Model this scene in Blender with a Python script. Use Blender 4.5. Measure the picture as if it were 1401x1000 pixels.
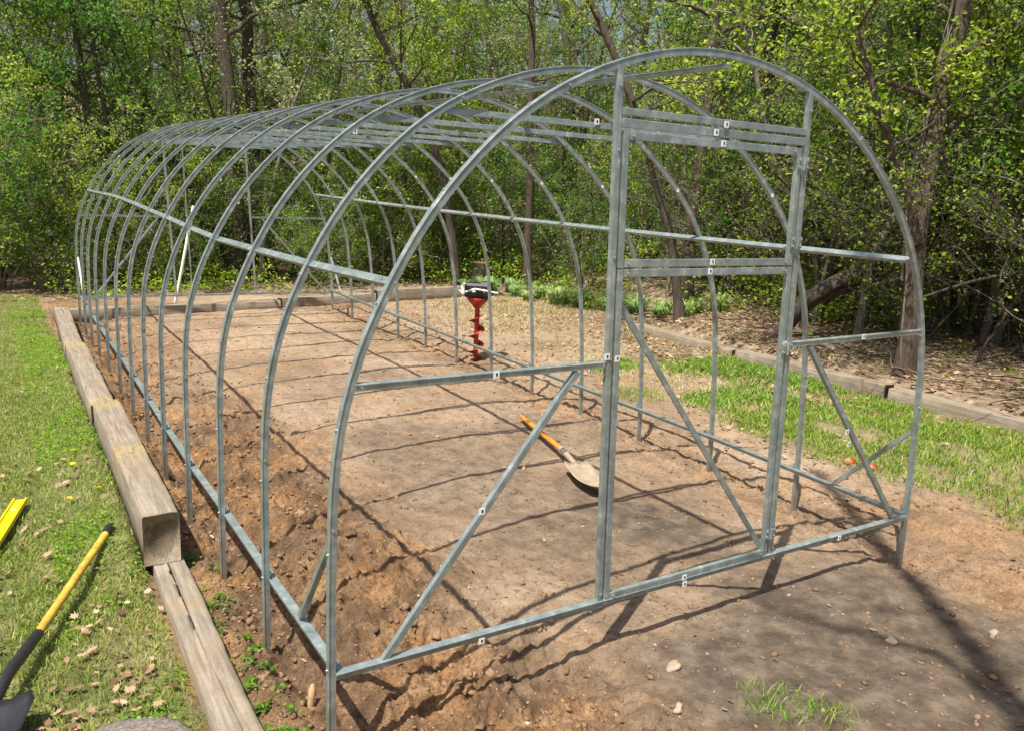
import bpy, math, random
import numpy as np
from mathutils import Vector, Matrix

scene = bpy.context.scene
for o in list(bpy.data.objects):
    bpy.data.objects.remove(o, do_unlink=True)
COL = scene.collection

# ------------------------------------------------------------------ camera
CR = Vector((0.8469, -0.5294, 0.0512)); CU = Vector((0.073, 0.2111, 0.9747)); CF = Vector((0.5268, 0.8217, -0.2174))
cam_d = bpy.data.cameras.new('camera'); cam = bpy.data.objects.new('camera', cam_d); COL.objects.link(cam)
cam_d.sensor_width = 36.0; cam_d.lens = 36.0 * 1122.7 / 1401.0
cam_d.clip_start = 0.05; cam_d.clip_end = 1000
m = Matrix((CR, CU, -CF)).transposed().to_4x4(); m.translation = Vector((-2.2821, -2.173, 1.4998))
cam.matrix_world = m
scene.camera = cam

# ------------------------------------------------------------------ light
SUN = Vector((-0.43, -0.24, 1.0)).normalized()
w = bpy.data.worlds.new('World'); scene.world = w; w.use_nodes = True
nt = w.node_tree; bg = nt.nodes['Background']
sky = nt.nodes.new('ShaderNodeTexSky'); sky.sky_type = 'NISHITA'; sky.sun_disc = False
sky.sun_elevation = math.asin(SUN.z); sky.sun_rotation = math.atan2(SUN.x, SUN.y)
sky.altitude = 200; sky.air_density = 1.0; sky.dust_density = 4.0
nt.links.new(sky.outputs[0], bg.inputs[0]); bg.inputs[1].default_value = 0.088
sl = bpy.data.lights.new('sun', 'SUN'); sl.energy = 5.0; sl.angle = math.radians(0.53); sl.color = (1.0, 0.94, 0.83)
so = bpy.data.objects.new('sun', sl); COL.objects.link(so)
so.rotation_euler = (-SUN).to_track_quat('-Z', 'Y').to_euler()
scene.view_settings.view_transform = 'Standard'; scene.view_settings.look = 'None'
scene.view_settings.exposure = 0.57; scene.view_settings.gamma = 1.0

# ------------------------------------------------------------------ material helpers
def new_mat(name):
    mt = bpy.data.materials.new(name); mt.use_nodes = True
    nt = mt.node_tree; return mt, nt, nt.nodes['Principled BSDF']
def N(nt, typ, **kw):
    n = nt.nodes.new(typ)
    for k, v in kw.items():
        if k in n.inputs: n.inputs[k].default_value = v
        else: setattr(n, k, v)
    return n
def ramp(nt, fac, stops, interp='LINEAR'):
    r = nt.nodes.new('ShaderNodeValToRGB'); r.color_ramp.interpolation = interp
    e = r.color_ramp.elements
    while len(e) < len(stops): e.new(0.5)
    for i, (p, c) in enumerate(stops):
        e[i].position = p; e[i].color = (c[0], c[1], c[2], 1)
    nt.links.new(fac, r.inputs[0]); return r.outputs[0]
def mixc(nt, fac, a, b, mode='MIX'):
    n = nt.nodes.new('ShaderNodeMix'); n.data_type = 'RGBA'; n.blend_type = mode
    for s, v in ((n.inputs[0], fac), (n.inputs[6], a), (n.inputs[7], b)):
        if hasattr(v, 'links') or hasattr(v, 'is_output'): nt.links.new(v, s)
        elif isinstance(v, (tuple, list)): s.default_value = (v[0], v[1], v[2], 1)
        else: s.default_value = v
    return n.outputs[2]
def coord(nt, kind='Object', scale=(1, 1, 1)):
    t = nt.nodes.new('ShaderNodeTexCoord'); mp = nt.nodes.new('ShaderNodeMapping')
    mp.inputs['Scale'].default_value = scale
    nt.links.new(t.outputs[kind], mp.inputs[0]); return mp.outputs[0]
def noise(nt, vec, scale, detail=4, rough=0.55, dist=0.0):
    n = N(nt, 'ShaderNodeTexNoise', Scale=scale, Detail=detail, Roughness=rough, Distortion=dist)
    if vec is not None: nt.links.new(vec, n.inputs['Vector'])
    return n.outputs['Fac']
def bump(nt, h, strength, dist, bsdf, prev=None):
    b = N(nt, 'ShaderNodeBump', Strength=strength, Distance=dist)
    nt.links.new(h, b.inputs['Height'])
    if prev is not None: nt.links.new(prev, b.inputs['Normal'])
    nt.links.new(b.outputs[0], bsdf.inputs['Normal']); return b.outputs[0]
def simple(name, col, rough=0.6, metal=0.0, var=0.25, scale=30, bmp=0.15, bd=0.002):
    mt, nt, b = new_mat(name)
    v = coord(nt); f = noise(nt, v, scale, 5, 0.6)
    c = ramp(nt, f, [(0.3, tuple(x * (1 - var) for x in col)), (0.7, tuple(min(1, x * (1 + var)) for x in col))])
    nt.links.new(c, b.inputs['Base Color']); b.inputs['Roughness'].default_value = rough
    b.inputs['Metallic'].default_value = metal
    if bmp: bump(nt, f, bmp, bd, b)
    return mt
def math_n(nt, op, a, bv):
    n = nt.nodes.new('ShaderNodeMath'); n.operation = op
    for s, v in ((n.inputs[0], a), (n.inputs[1], bv)):
        if hasattr(v, 'is_output'): nt.links.new(v, s)
        else: s.default_value = v
    return n.outputs[0]

def mat_steel():
    mt, nt, b = new_mat('galvanised_steel')
    v = coord(nt); f = noise(nt, v, 22, 5, 0.65); g = noise(nt, v, 5, 3)
    c1 = ramp(nt, f, [(0.3, (0.2, 0.25, 0.25)), (0.5, (0.29, 0.345, 0.345)), (0.62, (0.38, 0.435, 0.43)), (0.75, (0.6, 0.65, 0.64))])
    c = mixc(nt, ramp(nt, g, [(0.45, (0, 0, 0)), (0.7, (0.35, 0.35, 0.35))]), c1, (0.19, 0.235, 0.235))
    nt.links.new(c, b.inputs['Base Color']); b.inputs['Metallic'].default_value = 0.42
    nt.links.new(ramp(nt, f, [(0.2, (0.27,) * 3), (0.8, (0.42,) * 3)]), b.inputs['Roughness'])
    geo = nt.nodes.new('ShaderNodeNewGeometry'); sx = nt.nodes.new('ShaderNodeSeparateXYZ'); nt.links.new(geo.outputs['Position'], sx.inputs[0])
    mud = math_n(nt, 'MULTIPLY', ramp(nt, math_n(nt, 'ADD', sx.outputs[2], 0.26), [(0.0, (1, 1, 1)), (0.2, (0, 0, 0))]), noise(nt, v, 30, 4, 0.7))
    c = mixc(nt, mud, c, (0.25, 0.165, 0.1)); nt.links.new(c, b.inputs['Base Color'])
    bump(nt, f, 0.05, 0.001, b); return mt
def mat_leaf(name, stops, trans=0.35, objvar=0.5, rough=0.5, patch=None):
    mt, nt, b = new_mat(name)
    g = nt.nodes.new('ShaderNodeNewGeometry'); oi = nt.nodes.new('ShaderNodeObjectInfo')
    c = ramp(nt, g.outputs['Random Per Island'], stops)
    if patch:
        vv = coord(nt); c = mixc(nt, ramp(nt, noise(nt, vv, 1.5, 5, 0.65), [(0.4, (0, 0, 0)), (0.62, (0.8,) * 3)]), c, patch)
        c = mixc(nt, ramp(nt, noise(nt, vv, 2.3, 3, 0.6), [(0.55, (0, 0, 0)), (0.7, (0.6,) * 3)]), c, (0.09, 0.2, 0.025))
    hs = nt.nodes.new('ShaderNodeHueSaturation'); nt.links.new(c, hs.inputs['Color'])
    v = math_n(nt, 'MULTIPLY_ADD', oi.outputs['Random'], objvar); v.node.inputs[2].default_value = 1 - objvar / 2
    nt.links.new(v, hs.inputs['Value'])
    h = math_n(nt, 'MULTIPLY_ADD', oi.outputs['Random'], -0.035); h.node.inputs[2].default_value = 0.515
    nt.links.new(h, hs.inputs['Hue'])
    nt.links.new(hs.outputs[0], b.inputs['Base Color']); b.inputs['Roughness'].default_value = rough
    b.inputs['Specular IOR Level'].default_value = 0.35
    tr = nt.nodes.new('ShaderNodeBsdfTranslucent'); nt.links.new(hs.outputs[0], tr.inputs[0])
    mx = nt.nodes.new('ShaderNodeMixShader'); mx.inputs[0].default_value = trans
    nt.links.new(b.outputs[0], mx.inputs[1]); nt.links.new(tr.outputs[0], mx.inputs[2])
    nt.links.new(mx.outputs[0], nt.nodes['Material Output'].inputs[0]); return mt
def mat_bark(name, dark, light, sc=1.0, moss=0.0):
    mt, nt, b = new_mat(name)
    v = coord(nt, 'Object', (9 * sc, 9 * sc, 1.6 * sc)); f = noise(nt, v, 3.0, 6, 0.7, 0.4)
    v2 = coord(nt); g = noise(nt, v2, 1.3, 3)
    c = ramp(nt, f, [(0.32, dark), (0.62, light)])
    c = mixc(nt, ramp(nt, g, [(0.5, (0, 0, 0)), (0.75, (0.5 + moss,) * 3)]), c, (light[0] * 0.75, light[1] * 0.85, light[2] * 0.7))
    nt.links.new(c, b.inputs['Base Color']); b.inputs['Roughness'].default_value = 0.9
    bump(nt, f, 0.8, 0.02, b); return mt
def mat_ground():
    mt, nt, b = new_mat('ground_earth')
    v = coord(nt); at = nt.nodes.new('ShaderNodeAttribute'); at.attribute_name = 'zone'
    sp = nt.nodes.new('ShaderNodeSeparateColor'); nt.links.new(at.outputs['Color'], sp.inputs[0])
    rgh, grs, lit = sp.outputs[0], sp.outputs[1], sp.outputs[2]
    n1 = noise(nt, v, 1.1, 5, 0.6); n2 = noise(nt, v, 9, 6, 0.65); n3 = noise(nt, v, 70, 5, 0.7); n4 = noise(nt, v, 2.7, 4, 0.6)
    base = ramp(nt, n1, [(0.32, (0.265, 0.185, 0.125)), (0.5, (0.385, 0.282, 0.195)), (0.68, (0.48, 0.365, 0.262))])
    base = mixc(nt, ramp(nt, n4, [(0.5, (0, 0, 0)), (0.68, (0.5,) * 3)]), base, (0.43, 0.27, 0.15))
    base = mixc(nt, ramp(nt, n2, [(0.3, (0.55,) * 3), (0.55, (0, 0, 0))]), base, (0.155, 0.105, 0.072))
    base = mixc(nt, ramp(nt, n3, [(0.56, (0, 0, 0)), (0.72, (0.7,) * 3)]), base, (0.5, 0.385, 0.265))
    base = mixc(nt, ramp(nt, noise(nt, v, 38, 4, 0.75), [(0.36, (0.85,) * 3), (0.46, (0, 0, 0))]), base, (0.12, 0.078, 0.048))  # dark specks in the colour imitate shaded pits in the soil
    rcol = mixc(nt, ramp(nt, n4, [(0.44, (0, 0, 0)), (0.6, (1, 1, 1))]), ramp(nt, n2, [(0.3, (0.08, 0.048, 0.028)), (0.5, (0.175, 0.11, 0.065)), (0.7, (0.29, 0.19, 0.112))]), ramp(nt, n2, [(0.3, (0.17, 0.09, 0.042)), (0.5, (0.33, 0.185, 0.085)), (0.7, (0.44, 0.27, 0.135))]))
    rcol = mixc(nt, ramp(nt, n3, [(0.38, (0.85,) * 3), (0.5, (0, 0, 0))]), rcol, (0.1, 0.066, 0.043))  # shadows of crumbs and crevices put into the colour as dark specks
    base = mixc(nt, at.outputs['Alpha'], base, ramp(nt, n2, [(0.3, (0.06, 0.046, 0.035)), (0.5, (0.125, 0.098, 0.074)), (0.72, (0.25, 0.195, 0.145))]))
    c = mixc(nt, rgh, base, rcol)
    gcol = ramp(nt, n2, [(0.3, (0.10, 0.12, 0.035)), (0.5, (0.21, 0.215, 0.075)), (0.68, (0.38, 0.33, 0.165))])
    gcol = mixc(nt, ramp(nt, n3, [(0.4, (0.8,) * 3), (0.55, (0, 0, 0))]), gcol, (0.08, 0.085, 0.03))
    c = mixc(nt, grs, c, gcol)
    lcol = ramp(nt, n2, [(0.3, (0.10, 0.07, 0.046)), (0.5, (0.25, 0.18, 0.12)), (0.7, (0.46, 0.36, 0.25))])
    c = mixc(nt, lit, c, lcol)
    cell = N(nt, 'ShaderNodeTexVoronoi', Scale=45.0); nt.links.new(v, cell.inputs['Vector'])
    spk = ramp(nt, cell.outputs['Distance'], [(0.1, (1, 1, 1)), (0.16, (0, 0, 0))])
    cr = nt.nodes.new('ShaderNodeSeparateColor'); nt.links.new(cell.outputs['Color'], cr.inputs[0])
    pick = math_n(nt, 'GREATER_THAN', cr.outputs[0], 0.86)
    c = mixc(nt, math_n(nt, 'MULTIPLY', spk, pick), c, (0.55, 0.45, 0.34))
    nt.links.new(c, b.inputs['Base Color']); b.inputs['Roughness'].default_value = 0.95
    b.inputs['Specular IOR Level'].default_value = 0.15
    p = bump(nt, n2, 0.7, 0.045, b); p = bump(nt, n3, 1.0, 0.013, b, p); bump(nt, noise(nt, v, 220, 3, 0.7), 0.7, 0.003, b, p); return mt
def mat_timber():
    mt, nt, b = new_mat('weathered_timber')
    at = coord(nt, 'Object', (26, 1.6, 26)); f = noise(nt, at, 1.6, 6, 0.7, 0.6)
    v = coord(nt); g = noise(nt, v, 2.4, 4); h = noise(nt, v, 120, 3)
    c = ramp(nt, f, [(0.3, (0.115, 0.095, 0.073)), (0.5, (0.255, 0.215, 0.168)), (0.72, (0.39, 0.335, 0.265))])
    c = mixc(nt, ramp(nt, noise(nt, v, 7, 5, 0.7), [(0.45, (0, 0, 0)), (0.7, (0.55,) * 3)]), c, (0.17, 0.135, 0.1))
    c = mixc(nt, ramp(nt, g, [(0.46, (0, 0, 0)), (0.7, (0.5,) * 3)]), c, (0.30, 0.205, 0.105))
    c = mixc(nt, ramp(nt, h, [(0.3, (0.5,) * 3), (0.45, (0, 0, 0))]), c, (0.12, 0.09, 0.065))
    tc = nt.nodes.new('ShaderNodeTexCoord'); sn = nt.nodes.new('ShaderNodeSeparateXYZ'); nt.links.new(tc.outputs['Normal'], sn.inputs[0])
    endm = math_n(nt, 'GREATER_THAN', math_n(nt, 'ABSOLUTE', sn.outputs[1], 0.0), 0.8)
    wv = N(nt, 'ShaderNodeTexWave', Scale=22.0, Distortion=7.0, Detail=3.0); wv.wave_type = 'RINGS'; wv.rings_direction = 'Y'
    mp2 = coord(nt, 'Object', (1, 0.01, 1)); ad = nt.nodes.new('ShaderNodeVectorMath'); ad.operation = 'ADD'; ad.inputs[1].default_value = (0.05, 0, 0.17)
    nt.links.new(mp2, ad.inputs[0]); nt.links.new(ad.outputs[0], wv.inputs['Vector'])
    ec = ramp(nt, wv.outputs['Fac'], [(0.0, (0.15, 0.115, 0.075)), (1.0, (0.225, 0.175, 0.115))])
    ec = mixc(nt, ramp(nt, noise(nt, v, 11, 4, 0.7), [(0.42, (0, 0, 0)), (0.62, (0.75,) * 3)]), ec, (0.1, 0.085, 0.055))
    c = mixc(nt, endm, c, ec)
    lv = nt.nodes.new('ShaderNodeAttribute'); lv.attribute_name = 'lichen'
    k = math_n(nt, 'MULTIPLY', lv.outputs['Fac'], ramp(nt, noise(nt, v, 28, 5, 0.75), [(0.46, (0, 0, 0)), (0.6, (1, 1, 1))]))
    c = mixc(nt, math_n(nt, 'MULTIPLY', k, 0.75), c, (0.47, 0.33, 0.04))
    nt.links.new(c, b.inputs['Base Color']); b.inputs['Roughness'].default_value = 0.9
    bump(nt, f, 0.5, 0.006, b); return mt

STEEL = mat_steel()
M_BOLT = simple('zinc_bolt', (0.6, 0.62, 0.6), 0.3, 0.8, 0.1, 60, 0)
M_PLATE = simple('white_sticker', (0.82, 0.82, 0.78), 0.5, 0, 0.05, 50, 0)
M_INK = simple('black_ink', (0.03, 0.03, 0.03), 0.6, 0, 0.1, 50, 0)
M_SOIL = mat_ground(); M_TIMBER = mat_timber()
M_CLOD = simple('soil_clod', (0.21, 0.128, 0.072), 0.95, 0, 0.5, 3, 0.0, 0.01)
M_STONE = simple('pale_stone', (0.36, 0.275, 0.2), 0.85, 0, 0.35, 9, 0.4, 0.01)
M_BARK_D = mat_bark('dark_bark', (0.028, 0.022, 0.017), (0.105, 0.085, 0.064))
M_BARK_G = mat_bark('grey_bark', (0.075, 0.062, 0.048), (0.27, 0.235, 0.185), 1.3)
M_BARK_R = mat_bark('reddish_bark', (0.025, 0.018, 0.014), (0.125, 0.09, 0.067), 2.2)
M_LEAF_Y = mat_leaf('spring_leaves', [(0.0, (0.13, 0.26, 0.022)), (0.4, (0.26, 0.44, 0.035)), (0.8, (0.42, 0.58, 0.06)), (1.0, (0.58, 0.66, 0.15))], 0.6, 0.3)
M_LEAF_G = mat_leaf('green_leaves', [(0.0, (0.08, 0.2, 0.022)), (0.5, (0.16, 0.36, 0.036)), (1.0, (0.28, 0.48, 0.06))], 0.6, 0.3)
M_LEAF_P = mat_leaf('pale_leaves', [(0.0, (0.22, 0.32, 0.07)), (0.5, (0.38, 0.46, 0.15)), (1.0, (0.58, 0.55, 0.33))], 0.45, 0.3)
M_GRASS = mat_leaf('lawn_grass', [(0.0, (0.09, 0.19, 0.018)), (0.35, (0.17, 0.31, 0.03)), (0.72, (0.29, 0.44, 0.055)), (0.88, (0.42, 0.47, 0.12)), (1.0, (0.62, 0.55, 0.3))], 0.35, 0.0, 0.5, (0.38, 0.43, 0.12))
M_GRASSR = mat_leaf('lush_grass', [(0.0, (0.08, 0.19, 0.016)), (0.35, (0.16, 0.33, 0.028)), (0.75, (0.29, 0.48, 0.05)), (0.9, (0.42, 0.5, 0.11)), (1.0, (0.6, 0.52, 0.28))], 0.4, 0.0)
M_GRASSDRY = mat_leaf('dry_grass', [(0.0, (0.2, 0.23, 0.05)), (0.4, (0.4, 0.37, 0.12)), (1.0, (0.6, 0.5, 0.28))], 0.25, 0.0)
M_LILY = mat_leaf('strap_leaves', [(0.0, (0.16, 0.3, 0.07)), (0.6, (0.30, 0.46, 0.16)), (1.0, (0.5, 0.58, 0.26))], 0.3, 0.2)
M_DEAD = mat_leaf('dead_leaves', [(0.0, (0.13, 0.07, 0.04)), (0.4, (0.27, 0.16, 0.095)), (0.8, (0.42, 0.28, 0.18)), (1.0, (0.55, 0.42, 0.30))], 0.12, 0.0, 0.7)
M_STICK = mat_leaf('dead_sticks', [(0.0, (0.045, 0.032, 0.022)), (0.6, (0.12, 0.09, 0.063)), (1.0, (0.27, 0.21, 0.155))], 0.0, 0.0, 0.9)
M_YEL = simple('yellow_paint', (0.6, 0.39, 0.06), 0.5, 0, 0.3, 18, 0.05)
M_YELB = simple('bright_yellow_paint', (0.82, 0.6, 0.01), 0.35, 0, 0.06, 25, 0.0)
M_BLK = simple('black_plastic', (0.02, 0.02, 0.022), 0.45, 0, 0.3, 40, 0.1)
M_BLKM = simple('black_painted_steel', (0.028, 0.028, 0.032), 0.38, 0.2, 0.4, 12, 0.1)
M_ORG = simple('orange_wood', (0.72, 0.25, 0.035), 0.5, 0, 0.2, 30, 0.1)
M_DUSTST = simple('dusty_steel', (0.42, 0.33, 0.24), 0.6, 0.25, 0.2, 20, 0.15)
M_RED = simple('red_paint', (0.36, 0.035, 0.018), 0.5, 0.1, 0.5, 22, 0.1)
M_WHT = simple('white_plastic', (0.78, 0.78, 0.74), 0.4, 0, 0.08, 30, 0.0)
M_TAPE = simple('orange_tape', (0.95, 0.1, 0.02), 0.5, 0, 0.15, 30, 0)
M_PETAL = simple('dandelion_yellow', (0.85, 0.6, 0.01), 0.6, 0, 0.15, 60, 0)
M_CUT = simple('cut_wood', (0.45, 0.2, 0.12), 0.8, 0, 0.25, 12, 0.2)
M_PEG = simple('pale_peg_wood', (0.5, 0.32, 0.17), 0.8, 0, 0.2, 30, 0.2)
M_FELL = simple('fallen_bloom', (0.2, 0.14, 0.09), 0.8, 0, 0.3, 30, 0.2)

# ------------------------------------------------------------------ object helpers
def tag(o, label=None, cat=None, group=None, kind=None):
    if label: o['label'] = label
    if cat: o['category'] = cat
    if group: o['group'] = group
    if kind: o['kind'] = kind
    return o
def empty(name, loc, label, cat, group=None, rz=0.0):
    o = bpy.data.objects.new(name, None); o.location = loc; o.rotation_euler = (0, 0, rz)
    o.empty_display_size = 0.1; COL.objects.link(o); return tag(o, label, cat, group)
def link(name, me, parent=None, mats=None, loc=None):
    if mats:
        for mt in (mats if isinstance(mats, (list, tuple)) else [mats]): me.materials.append(mt)
    o = bpy.data.objects.new(name, me); COL.objects.link(o)
    if parent is not None: o.parent = parent
    if loc is not None: o.location = loc
    return o
def np_mesh(name, V, faces, smooth=False, matidx=None):
    """V (n,3); faces: list of integer arrays (m,k)."""
    me = bpy.data.meshes.new(name); V = np.asarray(V, dtype=np.float32)
    me.vertices.add(len(V)); me.vertices.foreach_set('co', V.ravel())
    fl = [np.asarray(f, dtype=np.int32) for f in faces if len(f)]
    nl = sum(f.size for f in fl); nf = sum(len(f) for f in fl)
    me.loops.add(nl); me.polygons.add(nf)
    me.loops.foreach_set('vertex_index', np.concatenate([f.ravel() for f in fl]))
    tot = np.concatenate([np.full(len(f), f.shape[1], np.int32) for f in fl])
    st = np.zeros(nf, np.int32); st[1:] = np.cumsum(tot)[:-1]
    me.polygons.foreach_set('loop_start', st); me.polygons.foreach_set('loop_total', tot)
    if smooth: me.polygons.foreach_set('use_smooth', np.ones(nf, bool))
    if matidx is not None: me.polygons.foreach_set('material_index', np.asarray(matidx, np.int32))
    me.update(calc_edges=True); return me
def copy_tree(o, parent=None):
    c = o.copy(); COL.objects.link(c)
    if parent is not None: c.parent = parent
    for ch in [x for x in o.children]: copy_tree(ch, c)
    return c

class MB:
    """collects small solids and links them as one mesh"""
    def __init__(s): s.v = []; s.f = []; s.m = []; s.sm = []
    def add(s, V, F, mi=0, smooth=False):
        b = len(s.v); s.v += [tuple(p) for p in V]; s.f += [tuple(i + b for i in f) for f in F]
        s.m += [mi] * len(F); s.sm += [smooth] * len(F)
    def box(s, c, h, mi=0, R=None, bev=0.0):
        h = list(h); V = []; F = []
        b = min(bev, min(h) * 0.9)
        if b > 0:
            # chamfered box: 24 points
            for sx in (-1, 1):
                for sy in (-1, 1):
                    for sz in (-1, 1):
                        V += [(sx * h[0], sy * (h[1] - b), sz * (h[2] - b)), (sx * (h[0] - b), sy * h[1], sz * (h[2] - b)), (sx * (h[0] - b), sy * (h[1] - b), sz * h[2])]
            import itertools
            def idx(sx, sy, sz, a): return (((sx > 0) * 2 + (sy > 0)) * 2 + (sz > 0)) * 3 + a
            for a in range(3):
                for sg in (-1, 1):
                    o = [i for i in range(3) if i != a]; q = []
                    for (u, v) in ((-1, -1), (1, -1), (1, 1), (-1, 1)):
                        k = [0, 0, 0]; k[a] = sg; k[o[0]] = u; k[o[1]] = v; q.append(idx(*k, a))
                    F.append(q)
            for a in range(3):
                o = [i for i in range(3) if i != a]
                for u in (-1, 1):
                    for v in (-1, 1):
                        q = []
                        for t, fa in ((-1, o[0]), (-1, o[1]), (1, o[1]), (1, o[0])):
                            k = [0, 0, 0]; k[a] = t; k[o[0]] = u; k[o[1]] = v; q.append(idx(*k, fa))
                        F.append(q)
            for sx in (-1, 1):
                for sy in (-1, 1):
                    for sz in (-1, 1): F.append([idx(sx, sy, sz, 0), idx(sx, sy, sz, 1), idx(sx, sy, sz, 2)])
        else:
            V = [(x * h[0], y * h[1], z * h[2]) for x in (-1, 1) for y in (-1, 1) for z in (-1, 1)]
            F = [(0, 1, 3, 2), (4, 6, 7, 5), (0, 4, 5, 1), (2, 3, 7, 6), (0, 2, 6, 4), (1, 5, 7, 3)]
        c = Vector(c)
        V = [tuple((R @ Vector(p) if R else Vector(p)) + c) for p in V]
        s.add(V, F, mi)
    def sweep(s, P, sec, ref, mi=0, smooth=False, scale=None):
        """closed section sec[(u,v)] along P; v points to ref side, u = t x v"""
        P = [Vector(p) for p in P]; n = len(P); V = []; F = []; k = len(sec)
        for i in range(n):
            t = (P[min(i + 1, n - 1)] - P[max(i - 1, 0)]).normalized()
            r = Vector(ref(i) if callable(ref) else ref); r = (r - t * r.dot(t)).normalized(); u = t.cross(r)
            sc = scale[i] if scale else 1.0
            for a, b in sec: V.append(P[i] + u * a * sc + r * b * sc)
        for i in range(n - 1):
            for j in range(k):
                j2 = (j + 1) % k; F.append((i * k + j, i * k + j2, (i + 1) * k + j2, (i + 1) * k + j))
        s.add(V, F, mi, smooth)
        s.add(V[:k], [tuple(reversed(range(k)))], mi); s.add(V[-k:], [tuple(range(k))], mi)
    def tube(s, P, r, k=10, mi=0, ref=(0.13, 0.27, 0.95)):
        n = len(P); rr = r if isinstance(r, (list, tuple)) else [r] * n
        sec = [(math.cos(2 * math.pi * j / k), math.sin(2 * math.pi * j / k)) for j in range(k)]
        s.sweep(P, sec, ref, mi, True, list(rr))
    def build(s, name, mats, parent=None, loc=None):
        me = bpy.data.meshes.new(name); me.from_pydata(s.v, [], s.f)
        me.polygons.foreach_set('material_index', s.m); me.polygons.foreach_set('use_smooth', s.sm)
        import bmesh
        bm = bmesh.new(); bm.from_mesh(me); bmesh.ops.recalc_face_normals(bm, faces=bm.faces); bm.to_mesh(me); bm.free()
        me.update(); return link(name, me, parent, mats, loc)

# ------------------------------------------------------------------ noise on arrays
def _h(ix, iy, seed):
    n = (ix * 374761393 + iy * 668265263 + seed * 1442695041) & 0xffffffff
    n = ((n ^ (n >> 13)) * 1274126177) & 0xffffffff
    return ((n ^ (n >> 16)) & 0xffff) / 65535.0
def vn(x, y, sc, seed=0):
    x = np.asarray(x, float) * sc; y = np.asarray(y, float) * sc
    ix = np.floor(x).astype(np.int64); iy = np.floor(y).astype(np.int64); fx = x - ix; fy = y - iy
    fx = fx * fx * (3 - 2 * fx); fy = fy * fy * (3 - 2 * fy)
    a = _h(ix, iy, seed); b = _h(ix + 1, iy, seed); c = _h(ix, iy + 1, seed); d = _h(ix + 1, iy + 1, seed)
    return (a * (1 - fx) + b * fx) * (1 - fy) + (c * (1 - fx) + d * fx) * fy - 0.5
def fbm(x, y, sc, seed=0, o=4):
    r = 0; a = 1.0
    for k in range(o): r = r + a * vn(x, y, sc * 2.03 ** k, seed + k * 17); a *= 0.55
    return r
def sst(x, a, b):
    t = np.clip((np.asarray(x, float) - a) / (b - a), 0, 1); return t * t * (3 - 2 * t)
def gs(x, c, s): return np.exp(-((x - c) / s) ** 2)

def m_left(x): return 1 - sst(x, -1.86, -1.76)
def m_bank(x, y):
    e = 4.32 + 1.5 * sst(y, 4.8, 6.5)
    wdt = 0.1 + 1.3 * sst(y, 4.6, 6)
    return sst(x, e, e + wdt)
def m_rough(x, y):
    r = np.maximum((1 - sst(x + 0.25 * fbm(x, y, 1.1, 5, 2), -0.95, -0.35)) * (1 - 0.55 * sst(y, 3.2, 4.6)), gs(x, -1.5, 0.42))
    r = np.maximum(r, 0.9 * (1 - sst(y + 0.4 * fbm(x, y, 1.3, 9, 2), 0.1, 0.5)) * (1 - sst(x, -0.75, -0.2)))
    r = np.maximum(r, 0.5 * gs(x, 1.55, 0.3))
    r = np.maximum(r, 0.45 * sst(x, 1.5, 1.8) * (1 - sst(x, 2.3, 2.8)) * (1 - sst(y, 0.2, 1.2)))
    return np.clip(r, 0, 1) * (1 - m_left(x))
def m_greybrown(x, y):  # darker grey-brown soil tone, strongest at the front, plus scattered patches
    a = (1 - sst(y + 0.35 * fbm(x, y, 1.5, 91, 3), -0.15, 0.45)) * sst(x, -0.9, -0.4) * (1 - sst(x + 0.4 * fbm(x, y, 1.2, 93, 2), 1.2, 1.7))
    b = 0.6 * gs(x + 0.3 * fbm(x, y, 2, 94, 2), 0.6, 0.45) * gs(y, 0.9, 0.35) + 0.5 * sst(fbm(x, y, 0.8, 95, 3), 0.12, 0.4)
    return np.clip(np.maximum(a * 0.9, b), 0, 1) * (1 - m_rough(x, y))
def m_litter(x, y):
    r = np.maximum(sst(x, 4.05, 4.4) * (1 - sst(y, 7, 8)), sst(y + 0.6 * fbm(x, y, 0.8, 3, 2), 9.7, 10.3))
    r = np.maximum(r, sst(x, 5.0, 5.7)); r = np.maximum(r, 0.75 * sst(x + 0.5 * fbm(x, y, 1.1, 97, 3), 2.9, 3.8) * sst(y, 1.6, 2.8) * (1 - sst(y, 5, 6.5))); return np.clip(r, 0, 1)
def m_grass(x, y):
    l = m_left(x) * (1 - sst(y, 9.8, 10.4)) * (1 - 0.5 * gs(y, 0.95, 0.3) * gs(x, -1.95, 0.13))
    b = 2.3 + 0.35 * fbm(x, y, 0.9, 31, 3) + 0.3 * sst(y, 1.6, 3.0) + 0.25 * gs(y, 0.4, 0.5)
    r = sst(x, b - 0.12, b + 0.25) * (1 - sst(x, 4.3, 4.6)) * (1 - sst(y, 9, 10)) * (1 - 0.85 * sst(y + 1.2 * fbm(x, y, 0.9, 33, 2), 1.9, 3.2))
    return np.clip(np.maximum(l, 0.6 * r), 0, 1)
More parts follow.
